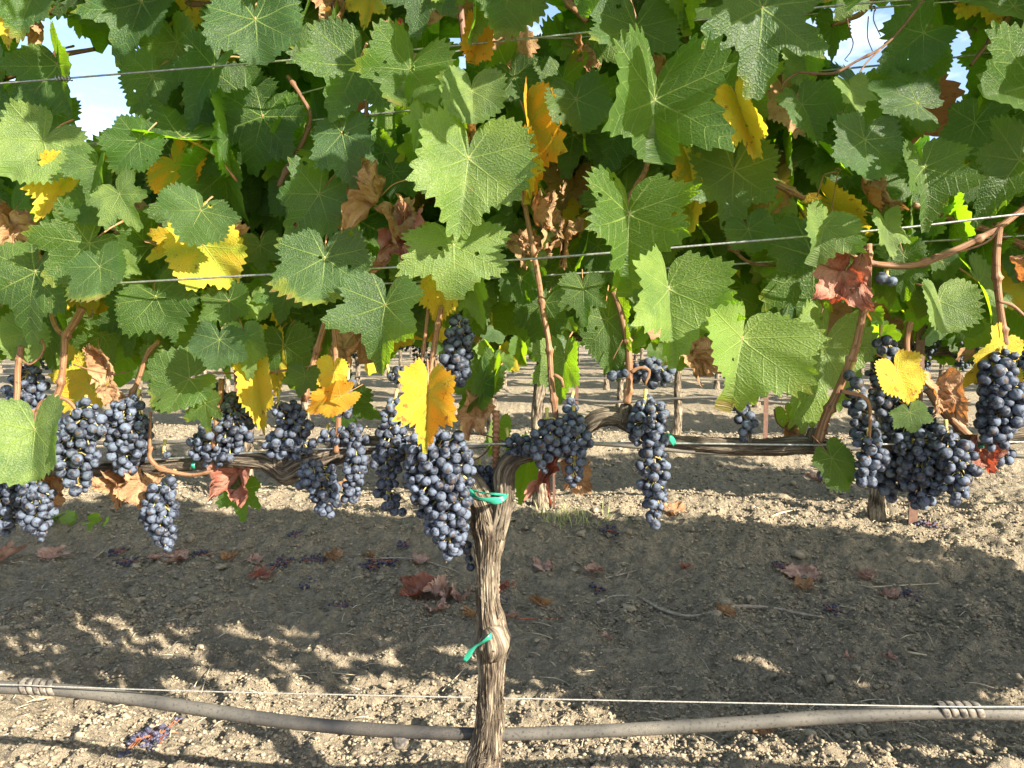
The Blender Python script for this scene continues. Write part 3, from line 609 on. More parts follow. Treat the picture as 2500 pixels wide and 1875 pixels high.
# leaves you can point to: junction px, tip px, width, kind, fold level, roll deg, offset behind the row, tip towards viewer
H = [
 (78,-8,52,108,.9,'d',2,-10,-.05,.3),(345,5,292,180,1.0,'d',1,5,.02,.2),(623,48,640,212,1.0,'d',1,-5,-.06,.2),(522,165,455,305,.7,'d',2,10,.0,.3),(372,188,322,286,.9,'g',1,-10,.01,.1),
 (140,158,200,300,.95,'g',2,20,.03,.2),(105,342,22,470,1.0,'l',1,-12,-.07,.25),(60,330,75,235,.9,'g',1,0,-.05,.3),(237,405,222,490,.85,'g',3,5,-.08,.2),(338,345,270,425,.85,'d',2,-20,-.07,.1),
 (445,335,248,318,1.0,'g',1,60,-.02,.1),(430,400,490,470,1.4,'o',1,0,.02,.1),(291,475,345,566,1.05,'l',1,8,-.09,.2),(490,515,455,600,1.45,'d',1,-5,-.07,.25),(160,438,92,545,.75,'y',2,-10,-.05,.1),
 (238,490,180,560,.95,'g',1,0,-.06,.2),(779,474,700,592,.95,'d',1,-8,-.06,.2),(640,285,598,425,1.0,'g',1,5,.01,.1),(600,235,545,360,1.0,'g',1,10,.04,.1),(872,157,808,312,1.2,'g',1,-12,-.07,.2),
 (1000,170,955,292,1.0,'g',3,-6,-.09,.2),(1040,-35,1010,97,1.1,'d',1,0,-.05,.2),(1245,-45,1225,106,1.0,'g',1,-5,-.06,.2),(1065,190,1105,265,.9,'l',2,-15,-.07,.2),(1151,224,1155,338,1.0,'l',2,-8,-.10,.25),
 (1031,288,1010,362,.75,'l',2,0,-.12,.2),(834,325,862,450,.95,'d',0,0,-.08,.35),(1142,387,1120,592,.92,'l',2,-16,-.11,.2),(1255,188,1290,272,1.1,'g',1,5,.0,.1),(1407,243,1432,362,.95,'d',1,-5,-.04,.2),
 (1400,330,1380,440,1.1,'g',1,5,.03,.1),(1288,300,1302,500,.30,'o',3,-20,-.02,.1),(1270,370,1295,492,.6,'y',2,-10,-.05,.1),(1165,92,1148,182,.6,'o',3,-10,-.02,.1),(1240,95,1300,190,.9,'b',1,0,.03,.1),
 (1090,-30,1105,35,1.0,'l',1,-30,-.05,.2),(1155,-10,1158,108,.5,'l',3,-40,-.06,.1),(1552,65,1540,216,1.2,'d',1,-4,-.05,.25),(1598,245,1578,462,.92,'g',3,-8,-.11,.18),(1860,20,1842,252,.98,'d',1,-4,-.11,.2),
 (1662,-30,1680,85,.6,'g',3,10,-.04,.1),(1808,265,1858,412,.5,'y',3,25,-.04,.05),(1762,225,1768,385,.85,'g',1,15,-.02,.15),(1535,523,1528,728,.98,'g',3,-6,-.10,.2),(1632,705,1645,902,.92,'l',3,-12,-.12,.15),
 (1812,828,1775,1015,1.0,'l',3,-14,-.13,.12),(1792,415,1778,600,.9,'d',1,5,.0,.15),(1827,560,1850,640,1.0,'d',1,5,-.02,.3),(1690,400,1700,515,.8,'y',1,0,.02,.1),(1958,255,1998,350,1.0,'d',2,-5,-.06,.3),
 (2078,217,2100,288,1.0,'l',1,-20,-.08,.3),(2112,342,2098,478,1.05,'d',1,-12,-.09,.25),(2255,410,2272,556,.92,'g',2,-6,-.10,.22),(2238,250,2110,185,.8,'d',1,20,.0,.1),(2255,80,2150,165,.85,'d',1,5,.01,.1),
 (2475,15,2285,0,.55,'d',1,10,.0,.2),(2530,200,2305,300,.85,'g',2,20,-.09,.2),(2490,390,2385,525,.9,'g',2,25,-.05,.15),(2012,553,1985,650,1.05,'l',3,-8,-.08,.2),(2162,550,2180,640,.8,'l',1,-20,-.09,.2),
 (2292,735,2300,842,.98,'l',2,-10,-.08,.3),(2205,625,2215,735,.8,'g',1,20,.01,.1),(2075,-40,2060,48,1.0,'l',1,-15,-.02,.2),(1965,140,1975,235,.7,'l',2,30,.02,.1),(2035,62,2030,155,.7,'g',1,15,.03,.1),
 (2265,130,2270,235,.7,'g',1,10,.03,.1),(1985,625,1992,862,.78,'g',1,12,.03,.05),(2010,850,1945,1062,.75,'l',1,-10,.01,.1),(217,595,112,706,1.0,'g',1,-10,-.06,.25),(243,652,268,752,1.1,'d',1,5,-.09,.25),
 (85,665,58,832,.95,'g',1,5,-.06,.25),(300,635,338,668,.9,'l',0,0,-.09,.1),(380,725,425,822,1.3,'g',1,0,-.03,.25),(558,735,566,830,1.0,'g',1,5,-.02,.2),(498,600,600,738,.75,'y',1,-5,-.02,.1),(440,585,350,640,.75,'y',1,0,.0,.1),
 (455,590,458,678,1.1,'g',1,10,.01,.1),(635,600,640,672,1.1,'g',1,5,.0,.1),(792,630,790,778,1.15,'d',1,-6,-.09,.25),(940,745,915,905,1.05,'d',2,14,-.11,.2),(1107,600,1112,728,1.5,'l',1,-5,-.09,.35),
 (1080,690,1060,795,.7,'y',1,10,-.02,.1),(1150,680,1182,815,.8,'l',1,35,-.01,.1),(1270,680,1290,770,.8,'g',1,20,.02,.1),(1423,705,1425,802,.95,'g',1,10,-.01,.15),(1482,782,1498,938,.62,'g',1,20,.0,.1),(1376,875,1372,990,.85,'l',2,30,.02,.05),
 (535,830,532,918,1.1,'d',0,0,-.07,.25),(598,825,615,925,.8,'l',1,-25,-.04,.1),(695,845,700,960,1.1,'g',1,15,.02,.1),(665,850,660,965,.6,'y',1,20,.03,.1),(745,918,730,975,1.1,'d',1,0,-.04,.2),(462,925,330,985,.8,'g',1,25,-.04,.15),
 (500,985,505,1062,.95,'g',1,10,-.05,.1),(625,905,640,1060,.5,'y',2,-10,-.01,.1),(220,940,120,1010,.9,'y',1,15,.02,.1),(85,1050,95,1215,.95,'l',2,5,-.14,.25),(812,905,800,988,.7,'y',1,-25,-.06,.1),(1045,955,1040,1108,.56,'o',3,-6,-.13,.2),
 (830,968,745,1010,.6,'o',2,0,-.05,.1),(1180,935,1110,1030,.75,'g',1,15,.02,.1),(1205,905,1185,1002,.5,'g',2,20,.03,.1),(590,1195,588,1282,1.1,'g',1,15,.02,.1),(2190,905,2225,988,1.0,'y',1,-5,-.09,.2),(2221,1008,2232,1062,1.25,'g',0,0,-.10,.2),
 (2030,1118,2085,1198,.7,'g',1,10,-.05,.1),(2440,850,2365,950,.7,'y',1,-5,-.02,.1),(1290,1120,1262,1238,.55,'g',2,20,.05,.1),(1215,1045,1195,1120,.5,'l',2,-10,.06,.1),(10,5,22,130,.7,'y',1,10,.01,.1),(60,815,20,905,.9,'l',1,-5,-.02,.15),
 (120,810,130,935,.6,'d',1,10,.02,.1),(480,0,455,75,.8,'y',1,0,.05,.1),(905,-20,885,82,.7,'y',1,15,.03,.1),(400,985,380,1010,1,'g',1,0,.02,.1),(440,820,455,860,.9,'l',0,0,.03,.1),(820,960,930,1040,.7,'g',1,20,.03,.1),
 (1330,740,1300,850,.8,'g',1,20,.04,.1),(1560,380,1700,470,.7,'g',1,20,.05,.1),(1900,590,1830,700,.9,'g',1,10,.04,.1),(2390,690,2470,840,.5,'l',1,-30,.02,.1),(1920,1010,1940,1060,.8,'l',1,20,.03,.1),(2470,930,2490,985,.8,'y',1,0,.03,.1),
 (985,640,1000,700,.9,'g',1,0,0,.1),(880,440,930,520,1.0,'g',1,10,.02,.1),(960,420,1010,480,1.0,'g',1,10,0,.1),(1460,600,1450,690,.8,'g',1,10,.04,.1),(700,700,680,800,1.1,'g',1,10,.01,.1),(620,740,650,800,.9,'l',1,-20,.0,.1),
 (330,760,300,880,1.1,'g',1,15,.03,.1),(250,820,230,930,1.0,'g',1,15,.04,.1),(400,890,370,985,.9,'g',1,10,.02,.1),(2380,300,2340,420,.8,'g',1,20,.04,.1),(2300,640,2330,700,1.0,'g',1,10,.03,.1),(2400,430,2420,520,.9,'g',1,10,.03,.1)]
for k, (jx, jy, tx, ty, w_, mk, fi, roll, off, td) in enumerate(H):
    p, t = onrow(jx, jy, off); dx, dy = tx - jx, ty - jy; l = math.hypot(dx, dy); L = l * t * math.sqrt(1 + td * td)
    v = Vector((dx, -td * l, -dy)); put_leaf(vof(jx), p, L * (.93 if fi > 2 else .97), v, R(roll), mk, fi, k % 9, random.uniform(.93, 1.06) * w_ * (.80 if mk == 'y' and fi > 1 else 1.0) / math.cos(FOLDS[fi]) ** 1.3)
DRY = [(960,560,80,'b',-.04),(1000,600,75,'r',-.03),(930,505,85,'b',-.05),(30,600,85,'b',-.03),(20,560,60,'b',0),(555,605,60,'b',.02),(2058,695,88,'r',-.05),(2288,985,72,'b',-.06),(300,1185,60,'b',.0),(340,1195,62,'b',-.01),(585,1165,60,'r',.02),(155,1225,70,'b',.03),
       (2395,1115,52,'r',-.01),(2480,665,48,'b',-.05),(1300,530,60,'b',.0),(1150,1015,70,'b',.02),(1100,1300,55,'b',.03),(1345,1150,55,'r',.02),(1400,1160,55,'b',.02),(1370,600,70,'b',.04),(250,885,55,'b',.0),(262,965,40,'b',.0),(820,20,60,'b',.03),(1590,225,42,'b',-.02),(960,90,35,'r',-.05),
       (1690,890,60,'b',.04),(1600,180,40,'b',.05),(865,880,75,'b',.03),(1040,1120,40,'b',-.02),(2110,490,60,'b',.05),(1410,150,60,'b',.05),(1150,350,40,'b',.0),(100,50,55,'b',.05),(1280,620,60,'b',.03),(1930,1070,40,'b',.03),(760,560,40,'r',.03)]
for k, (x, y, s_, mk, off) in enumerate(DRY):
    p, t = onrow(x, y - s_ * .3, off); v = Vector((random.uniform(-.6, .6), random.uniform(-.3, .3), -1)); rl = random.uniform(-.9, .9)
    if mk == 'r': v = Vector((-.25, .1, -1)); rl = .2; s_ *= 1.15
    put_leaf(vof(x), p, s_ * t * 1.15, v, rl, mk, k % 3, k % 5, 1, True, pet=k % 2 == 0)

# filling foliage behind, kept clear of the places where the sky shows
GAPS = [(285, 255, 75, 85), (110, 165, 38, 26), (155, 425, 18, 32), (1325, 60, 24, 55), (2085, 85, 75, 75), (2290, 345, 32, 42), (2305, 150, 30, 55), (1610, 195, 22, 40), (1150, 95, 10, 25), (905, 265, 15, 15), (2150, 90, 40, 40), (715, 235, 8, 8), (80, 150, 20, 20)]
def in_gap(px, py, rad):
    for (x, y, a, b) in GAPS:
        if ((px - x) / (a + rad * .80)) ** 2 + ((py - y) / (b + rad * .80)) ** 2 < 1: return True
    return False
BOT = [(-400, 880), (0, 900), (200, 900), (330, 960), (430, 930), (600, 900), (700, 890), (800, 900), (880, 840), (950, 800), (1180, 830), (1250, 760), (1330, 770), (1440, 860), (1500, 860), (1600, 740), (1800, 780), (1900, 880), (1990, 830), (2060, 740), (2250, 820), (2400, 850), (2600, 900), (3000, 900)]
def bottom(px): return float(np.interp(px, [b[0] for b in BOT], [b[1] for b in BOT]))
g = np.random.default_rng(55); cnt = {VL: 0, VC: 0, VR: 0}; fills = []
tries = 0
while len(fills) < 330 and tries < 6000:
    tries += 1
    px = g.uniform(-120, 2620); py = g.uniform(-120, 940); off = g.uniform(.03, .20); sz = g.uniform(95, 165)
    # centre of blade
    if in_gap(px, py + sz * .3, sz * .85) or py + sz * .9 > bottom(px): continue
    near = [f for f in fills if math.hypot(f[0] - px, f[1] - py) < 58 and abs(f[2] - off) < .07]
    if near: continue
    fills.append((px, py, off, sz))
for (px, py, off, sz) in fills:
    vn = vof(px)
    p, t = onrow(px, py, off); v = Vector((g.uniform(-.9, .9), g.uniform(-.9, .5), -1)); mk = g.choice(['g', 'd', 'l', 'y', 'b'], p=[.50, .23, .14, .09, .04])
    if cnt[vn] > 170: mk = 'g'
    cnt[vn] += 1
    put_leaf(vn, p, sz * t, v, g.uniform(-.95, .95), mk, int(g.integers(0, 4)), int(g.integers(9)), g.uniform(.9, 1.1), pet=False)
# the rest of the canopy: deep inside, above and beside the frame
def canopy(vn, x0, x1, seed, n):
    g = np.random.default_rng(seed); ms = []; mi = []
    while len(ms) < n:
        x = g.uniform(x0, x1); z = g.uniform(.78, 1.62) if g.uniform() < .9 else g.uniform(.72, 1.72); dep = g.uniform(-.08, .30)
        y = ROW_D - SL * x + dep; px, py = proj((x, y, z)); L = g.uniform(.055, .098)
        inside = -160 < px < 2660 and py > -110
        if inside:
            if dep < .12 or in_gap(px, py, 95) or py > bottom(px) - 60 or g.uniform() < .25: continue
        if dep < -.0 and (px > -300 and px < 2800 and py > -350): continue
        v = Vector((g.uniform(-.8, .8), g.uniform(-.6, .4), -1)); ms.append(leaf_frame(Vector((x, y, z)), L, v, g.uniform(-.8, .8)))
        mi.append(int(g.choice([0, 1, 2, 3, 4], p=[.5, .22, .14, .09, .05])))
    o = link('foliage', foliage_mesh('foliage', mi, ms), vn); o['kind'] = 'stuff'
canopy(VC, -.62, .47, 71, 900); canopy(VR, .47, 3.4, 72, 2300); canopy(VL, -2.2, -.62, 73, 1100)
def overhang(vn, x0, x1, seed, n):
    g = np.random.default_rng(seed); ms = []; mi = []
    while len(ms) < n:
        x = g.uniform(x0, x1); z = g.uniform(.95, 1.62); dep = -g.uniform(.04, .34); y = ROW_D - SL * x + dep; px, py = proj((x, y, z))
        if -130 < px < 2630 and py > -150: continue
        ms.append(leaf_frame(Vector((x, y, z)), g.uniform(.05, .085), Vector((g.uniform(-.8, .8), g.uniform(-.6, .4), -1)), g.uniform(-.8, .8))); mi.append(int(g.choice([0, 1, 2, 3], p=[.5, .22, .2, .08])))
    o = link('foliage', foliage_mesh('foliage', mi, ms), vn); o['kind'] = 'stuff'
def low_shade_leaves(vn, x0, x1, seed, n):  # added leaves outside the frame, hung low to shade the ground
    g = np.random.default_rng(seed); ms = []; mi = []
    for k in range(n):
        x = g.uniform(x0, x1); ms.append(leaf_frame(Vector((x, ROW_D - SL * x + g.uniform(-.08, .10), g.uniform(.46, .80))), g.uniform(.05, .09), Vector((g.uniform(-.8, .8), g.uniform(-.6, .4), -1)), g.uniform(-.8, .8))); mi.append(int(g.choice([0, 1, 2, 3], p=[.45, .2, .2, .15])))
    o = link('foliage', foliage_mesh('foliage', mi, ms), vn); o['kind'] = 'stuff'
low_shade_leaves(VR, 1.02, 2.1, 91, 170)
overhang(VC, -.62, .47, 81, 60); overhang(VR, .47, 1.9, 82, 100)

# ------------------------------------------------------------------ bunches
B = [([(70,915,40),(65,960,58),(60,1010,40),(60,1055,25)],.01,1,.0072),([(212,1000,36),(215,1045,44),(170,1075,62),(185,1120,62),(190,1160,42),(195,1200,24)],-.05,1.1,.0072),([(20,1090,40),(30,1140,60),(20,1200,58),(10,1260,45),(15,1300,20)],-.02,1,.0072),
 ([(60,1170,30),(88,1210,52),(92,1255,48),(95,1290,36),(98,1315,18)],-.05,1,.0068),([(335,985,25),(310,1010,52),(315,1060,62),(310,1100,55),(305,1140,30)],-.02,1.1,.0066),([(510,960,25),(540,985,50),(570,1010,50),(550,1060,70),(520,1090,65),(560,1100,50)],-.0,.8,.0064),
 ([(420,1180,25),(395,1205,42),(388,1250,50),(395,1290,42),(402,1330,28),(412,1352,14)],-.02,1.1,.0066),([(680,985,25),(700,1010,45),(730,1050,45),(690,1070,50),(670,1095,30),(740,1090,40)],-.01,.6,.0064),([(850,935,22),(848,975,26),(838,1010,26)],-.005,.5,.0064),
 ([(800,1070,30),(850,1065,40),(880,1075,35)],-.005,.8,.0066),([(735,1185,22),(765,1145,36),(790,1180,50),(795,1220,42),(800,1250,24),(798,1268,14)],-.03,1,.0064),([(870,1110,30),(865,1150,36),(860,1195,32),(850,1220,20)],-.02,.9,.0066),
 ([(1120,795,34),(1120,830,46),(1110,870,48),(1115,905,46),(1110,930,30)],-.01,1,.0070),([(950,920,24),(985,920,30),(1030,925,34)],.0,.9,.0070),([(965,985,26),(955,1030,36),(960,1080,48),(945,1120,48),(950,1160,32),(945,1210,36),(960,1240,26),(980,1250,16)],-.01,1.1,.0068),
 ([(1040,1095,60),(1080,1120,88),(1070,1165,95),(1085,1210,78),(1085,1260,68),(1095,1300,52),(1100,1335,38),(1098,1365,18)],-.045,1.8,.0068),([(1125,1075,22),(1130,1110,24)],-.02,.5,.0066),([(1130,1320,20),(1145,1355,22),(1150,1385,12)],.02,.5,.0062),
 ([(1170,1155,34),(1200,1170,34)],.03,.6,.0062),([(1240,1080,26),(1265,1090,38),(1290,1085,26)],.0,.8,.0064),([(1335,1030,30),(1350,1070,56),(1320,1090,44),(1325,1130,26),(1330,1150,14)],-.03,1,.0066),([(1400,1025,34),(1410,1065,44),(1405,1110,38),(1400,1150,34),(1395,1180,18)],-.02,1,.0064),
 ([(1395,990,22),(1390,1010,20)],.0,.4,.006),([(1500,915,20),(1590,905,46),(1620,915,36)],.0,.7,.0066),([(1575,985,34),(1585,1010,55),(1580,1050,55),(1600,1070,40)],-.02,.9,.0068),([(1600,1095,36),(1595,1130,48),(1595,1175,46),(1600,1220,36),(1600,1255,30),(1595,1285,16)],-.025,1.1,.0066),
 ([(1795,990,22),(1820,1020,34),(1825,1050,28),(1818,1070,12)],.0,.6,.0066),([(2080,920,22),(2090,960,34),(2100,1010,44),(2110,1050,40)],-.04,.7,.0072),([(2120,1080,44),(2130,1120,46),(2110,1160,38),(2115,1190,18)],-.06,.8,.0072),([(2150,830,30),(2170,870,44),(2180,910,36),(2130,910,30)],.02,.6,.0068),
 ([(2180,990,50),(2220,1050,75),(2190,1120,75),(2170,1180,50),(2160,1200,22)],.03,1.4,.0070),([(2240,1090,65),(2260,1150,72),(2250,1190,52),(2245,1220,34),(2250,1240,16)],-.01,1.4,.0070),([(2310,1060,30),(2330,1100,52),(2340,1150,52),(2330,1190,42),(2335,1225,20)],-.04,1.1,.0070),
 ([(2450,880,40),(2430,920,55),(2450,970,66),(2440,1020,62),(2430,1060,50)],-.03,1.3,.0072),([(2440,1110,38),(2430,1135,26)],.01,.5,.0066),([(2165,683,27)],-.04,.02,.0070),([(400,1108,18),(405,1115,18)],-.01,.06,.0056),([(2160,900,28),(2150,950,36),(2150,1000,30)],-.0,.7,.0068),([(2475,880,50)],.05,.3,.0070)]
stalks = {0: None}
for k, (ax, off, dens, br) in enumerate(B):
    x0, y0, _ = ax[0]; st = [(x0 + random.uniform(-8, 8), y0 - 34, .01), (x0, y0 - 12, .004), (x0, y0 + 6, 0)]
    make_bunch(vof(ax[0][0]), ax, off - .004, dens, 40 + k, br * .985, .05 if x0 < 1400 else .16, st)
# a single dried grape on a thread of stalk below the cordon
p, t = onrow(2005, 1160, -.01); q, _ = onrow(2006, 1118, 0)
mb = MB().add(tube([q, (q + p) / 2 + Vector((.002, 0, 0)), p], [.0007, .0006, .0009], 5, .01)); b = mb.obj('grape_bunch', M_RTWIG, VC)
link('grape', mesh_from('grape', ICO3[0] * (.0062 * (1 - .35 * (1 - np.abs(fbm(ICO3[0] * 2.5, 3, 6) - .5) * 2) ** 3))[:, None] * np.array([1, 1, 1.35]), ICO3[1], None, True, [M_RAISIN]), b, Matrix.Translation(p))

# ------------------------------------------------------------------ wires, hose, stake, ties
def wire(pts, r, label, mat=M_WIRE, off=0., twist=None, group='trellis wires of the nearest row'):
    P = [onrow(x, y, off)[0] for x, y in pts]; mb = MB().add(tube(P, [r] * len(P), 8, .03)); o = mb.obj('trellis_wire', mat); tag(o, label, 'wire', group)
    if twist:
        mb = MB()
        for (tx, n) in twist:
            c0, t = onrow(tx, float(np.interp(tx, [a for a, _ in pts], [b for _, b in pts])), off)
            q = [c0 + Vector(((k / 12 / n - .5) * n * .0042 , math.cos(k * math.pi / 6) * r * 2.1, math.sin(k * math.pi / 6) * r * 2.1)) for k in range(12 * n)]
            mb.add(tube(q, [r * .7] * len(q), 5, .004))
        mb.obj('wire_splice', mat, o)
    return o
wire([(-600, 250), (0, 204), (730, 145), (1250, 98), (1900, 28), (2270, -5), (3100, -60)], .00125, 'upper grey trellis wire with a small twisted splice near the left edge', off=-.035, twist=[(155, 5)])
wire([(-600, 420), (220, 351), (1180, 110), (1400, 93), (2060, 27), (2300, 6), (3100, -50)], .0013, 'upper dark wire crossing the blue sky gap at the top right', off=.06, twist=[(2130, 2)])
wire([(-600, 480), (300, 346), (1000, 270), (2265, 148), (2400, 130), (3100, 60)], .0013, 'thin wire half hidden behind leaves, second from top at the right', off=.10, twist=[(2283, 2)])
wire([(-600, 740), (310, 690), (690, 668), (1000, 650), (1390, 625), (1900, 583), (2235, 553), (2500, 522), (3100, 470)], .00135, 'middle bright trellis wire running in front of the leaves', off=-.055)
wire([(-600, 760), (310, 720), (1180, 680), (1965, 632), (2110, 600), (2500, 575), (3100, 530)], .0013, 'middle wire behind the canes and yellow leaves', off=.03)
wire([(-600, 1140), (230, 1128), (700, 1100), (1130, 1085), (1580, 1082), (2020, 1086), (2500, 1079), (3100, 1076)], .0014, 'cordon wire carrying the old arms just above the trunk head', off=-.012)
wire([(-600, 1660), (0, 1671), (100, 1675), (500, 1688), (1160, 1703), (1700, 1714), (2300, 1725), (2500, 1725), (3100, 1722)], .0009, 'pale low wire stretched just above the irrigation hose', M_DWIRE, off=-.004, group='trellis wires of the nearest row')
# rows two: top wires against the sky at the right
hp = [(-700, 1650, 15), (-300, 1668, 15), (0, 1678, 15), (60, 1680, 15), (140, 1684, 15), (300, 1702, 15.5), (500, 1733, 16), (700, 1762, 16), (900, 1781, 16), (1050, 1789, 15.5), (1160, 1792, 15), (1260, 1792, 15), (1500, 1783, 15.5), (1800, 1766, 16), (2000, 1752, 16.5), (2200, 1741, 16.5), (2330, 1738, 17), (2420, 1740, 17), (2500, 1742, 17), (2800, 1760, 17), (3200, 1780, 17)]
P = []; Rr = []
for x, y, r in hp: p, t = onrow(x, y, .010); P.append(p); Rr.append(r * t)
hose = bpy.data.objects.new('drip_hose', None); COL.objects.link(hose); hose.location = (0, 0, 0); tag(hose, 'dusty black irrigation hose sagging across the foreground under a pale wire', 'hose')
MB().add(tube(P, Rr, 28, .01)).obj('hose', M_HOSE, hose)
def hose_at(px):
    y = float(np.interp(px, [a[0] for a in hp], [a[1] for a in hp])); p, t = onrow(px, y, .010); return p, t
for (x0, x1, n) in ((58, 140, 5), (2292, 2395, 5)):
    for k in range(n):
        xa = x0 + (x1 - x0) * (k + .5) / n; p, t = hose_at(xa); hw = (x1 - x0) / n * .47 * t; rr_ = 17.5 * t
        c = []
        for a in np.linspace(0, 2 * math.pi, 25): c.append(p + Vector((hw * (a / (2 * math.pi) - .5) * .8 - .0025 * math.sin(a), math.cos(a) * rr_, math.sin(a) * rr_ + .003)))
        V, Fl, uv = tube(c, [1.] * len(c), 10, .1, lambda TH, S, RR: RR * 0)
        # flattened strap section
        C, _ = catmull(c, [1] * len(c), .1); ctr = np.array(p) + np.array([0, 0, .003]); n0 = 10
        for i in range(len(C)):
            rad = C[i] - ctr; rad[0] = 0; rad /= np.linalg.norm(rad)
            for j in range(n0):
                th = 2 * math.pi * j / n0; V[i * n0 + j] = C[i] + np.array([hw * math.cos(th), 0, 0]) + rad * .0016 * math.sin(th)
        V[-2] = C[0]; V[-1] = C[-1]
        MB().add((V, Fl, uv)).obj('wrap_coil', M_HOSE2, hose)
p, t = hose_at(977); c = p + Vector((0, 0, -14 * t))
MB().add(tube([c + Vector((0, 0, .003)), c, c + Vector((0, 0, -.007)), c + Vector((0, 0, -.013)), c + Vector((0, 0, -.0165)), c + Vector((0, 0, -.019))], [.0105, .0112, .0115, .009, .004, .0012], 24, .002)).obj('emitter', M_HOSE2, hose)
# ribbed steel stake behind the trunk head
P = [onrow(1211, y, .022)[0] for y in (1003, 1100, 1250, 1500, 1860)]; P.append(Vector((P[-1].x, P[-1].y, -.05)))
def rib(TH, S, RR): return RR * .16 * np.clip(np.sin(2 * np.pi * (S / .0068) + TH) * 2, -1, 1) * 1.0
tag(MB().add(tube(P, [.0046] * 6, 16, .0011, rib)).obj('steel_stake', M_RUST), 'rusty ribbed steel stake standing up behind the fork of the nearest trunk', 'stake')
def ribbon(name, pts, wpx, label, off=0.):
    P = []; 
    for q in pts: p, t = onrow(q[0], q[1], q[2] if len(q) > 2 else off); P.append(np.array(p))
    _, t = onrow(pts[0][0], pts[0][1], 0); C, _ = catmull(P, [1] * len(P), .003); n = len(C); T = np.gradient(C, axis=0); T /= np.linalg.norm(T, axis=1)[:, None]
    V = []; Fc = []; w0 = wpx * t
    for i in range(n):
        s_ = np.cross(T[i], [0.25 * math.sin(i * .35), -1, .2 * math.cos(i * .3)]); s_ /= np.linalg.norm(s_); w1 = w0 * (.75 + .35 * math.sin(i * .5)) ; nn = np.cross(s_, T[i])
        for u in (-1, -.3, .35, 1): V.append(C[i] + s_ * w1 * u * .5 + nn * .0009 * math.sin(u * 4 + i * .6))
    for i in range(n - 1):
        for j in range(3): a = i * 4 + j; Fc.append((a, a + 1, a + 5, a + 4))
    me = mesh_from(name, V, Fc, None, True, [M_TAPE]); o = link(name, me); m = o.modifiers.new('thick', 'SOLIDIFY'); m.thickness = .0004; tag(o, label, 'tie', 'green tape ties'); return o
ribbon('tape_tie', [(1135, 1192, -.012), (1160, 1212, -.03), (1180, 1220, -.034), (1215, 1222, -.036), (1234, 1215, -.030), (1240, 1208, -.01), (1236, 1200, .02), (1200, 1198, .028), (1165, 1195, .02), (1140, 1192, -.0)], 15, 'wide green tape tie wrapped round the fork at the trunk head', 0)
o2 = ribbon('tape_tie', [(1236, 1208, -.025), (1200, 1206, -.026), (1165, 1200, -.02), (1140, 1196, -.01)], 6, 'thin green tape strand just above the wide tie at the trunk head', 0)
ribbon('tape_tie', [(1205, 1545, -.02), (1196, 1556, -.034), (1180, 1567, -.034), (1165, 1575, -.03), (1150, 1590, -.028), (1140, 1606, -.027), (1133, 1614, -.027)], 12, 'green tape tie fluttering from the knob half way up the nearest trunk')
ribbon('tape_tie', [(1620, 1063, -.018), (1632, 1066, -.022), (1642, 1074, -.02), (1648, 1086, -.015)], 14, 'green tape tie on the right arm beside the long hanging bunch')
ribbon('tape_tie', [(2012, 1096, -.02), (2004, 1104, -.024), (1996, 1110, -.022), (1990, 1116, -.02)], 10, 'green tape tie at the shaggy end of the right arm')
ribbon('tape_tie', [(474, 1126, -.012), (470, 1136, -.018), (472, 1146, -.012)], 9, 'small green tape tie on the left arm')
ribbon('tape_tie', [(2388, 1085, -.012), (2396, 1090, -.018), (2404, 1086, -.01)], 10, 'dark green tape tie on the arm at the right edge')

# ------------------------------------------------------------------ rows behind
def low_bunch(seed, n=46, L=.13):
    g = np.random.default_rng(seed); V0, F0 = ICO2; V = []; Fc = []; c = 0
    for k in range(n):
        u = g.uniform(0, 1); r = .034 * (1 - u) ** .6 + .008; a = g.uniform(0, 6.28); q = np.array([math.cos(a) * r, math.sin(a) * r, -u * L]); V.append(V0 * .0068 + q); Fc.append(F0 + c); c += len(V0)
    return mesh_from('grape_bunch', np.vstack(V), np.vstack(Fc), None, True, [M_GRAPE])
LB = [low_bunch(k) for k in range(4)]
def row_foliage(seed, n=700, tall=1.37):
    g = np.random.default_rng(seed); ms = []; mi = []
    for k in range(n):
        x = g.uniform(-.66, .66); z = .78 + (tall - .78) * g.uniform(0, 1) ** .9; y = g.normal() * .13
        if g.uniform() < .2: z = g.uniform(.64, .8)
        z += .05 * math.sin(x * 9 + seed)
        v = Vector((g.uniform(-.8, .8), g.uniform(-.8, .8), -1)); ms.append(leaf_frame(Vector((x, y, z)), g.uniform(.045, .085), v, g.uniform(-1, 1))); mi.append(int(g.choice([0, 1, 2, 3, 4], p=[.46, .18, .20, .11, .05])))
    return foliage_mesh('foliage', mi, ms)
RF = [row_foliage(200 + k) for k in range(3)]
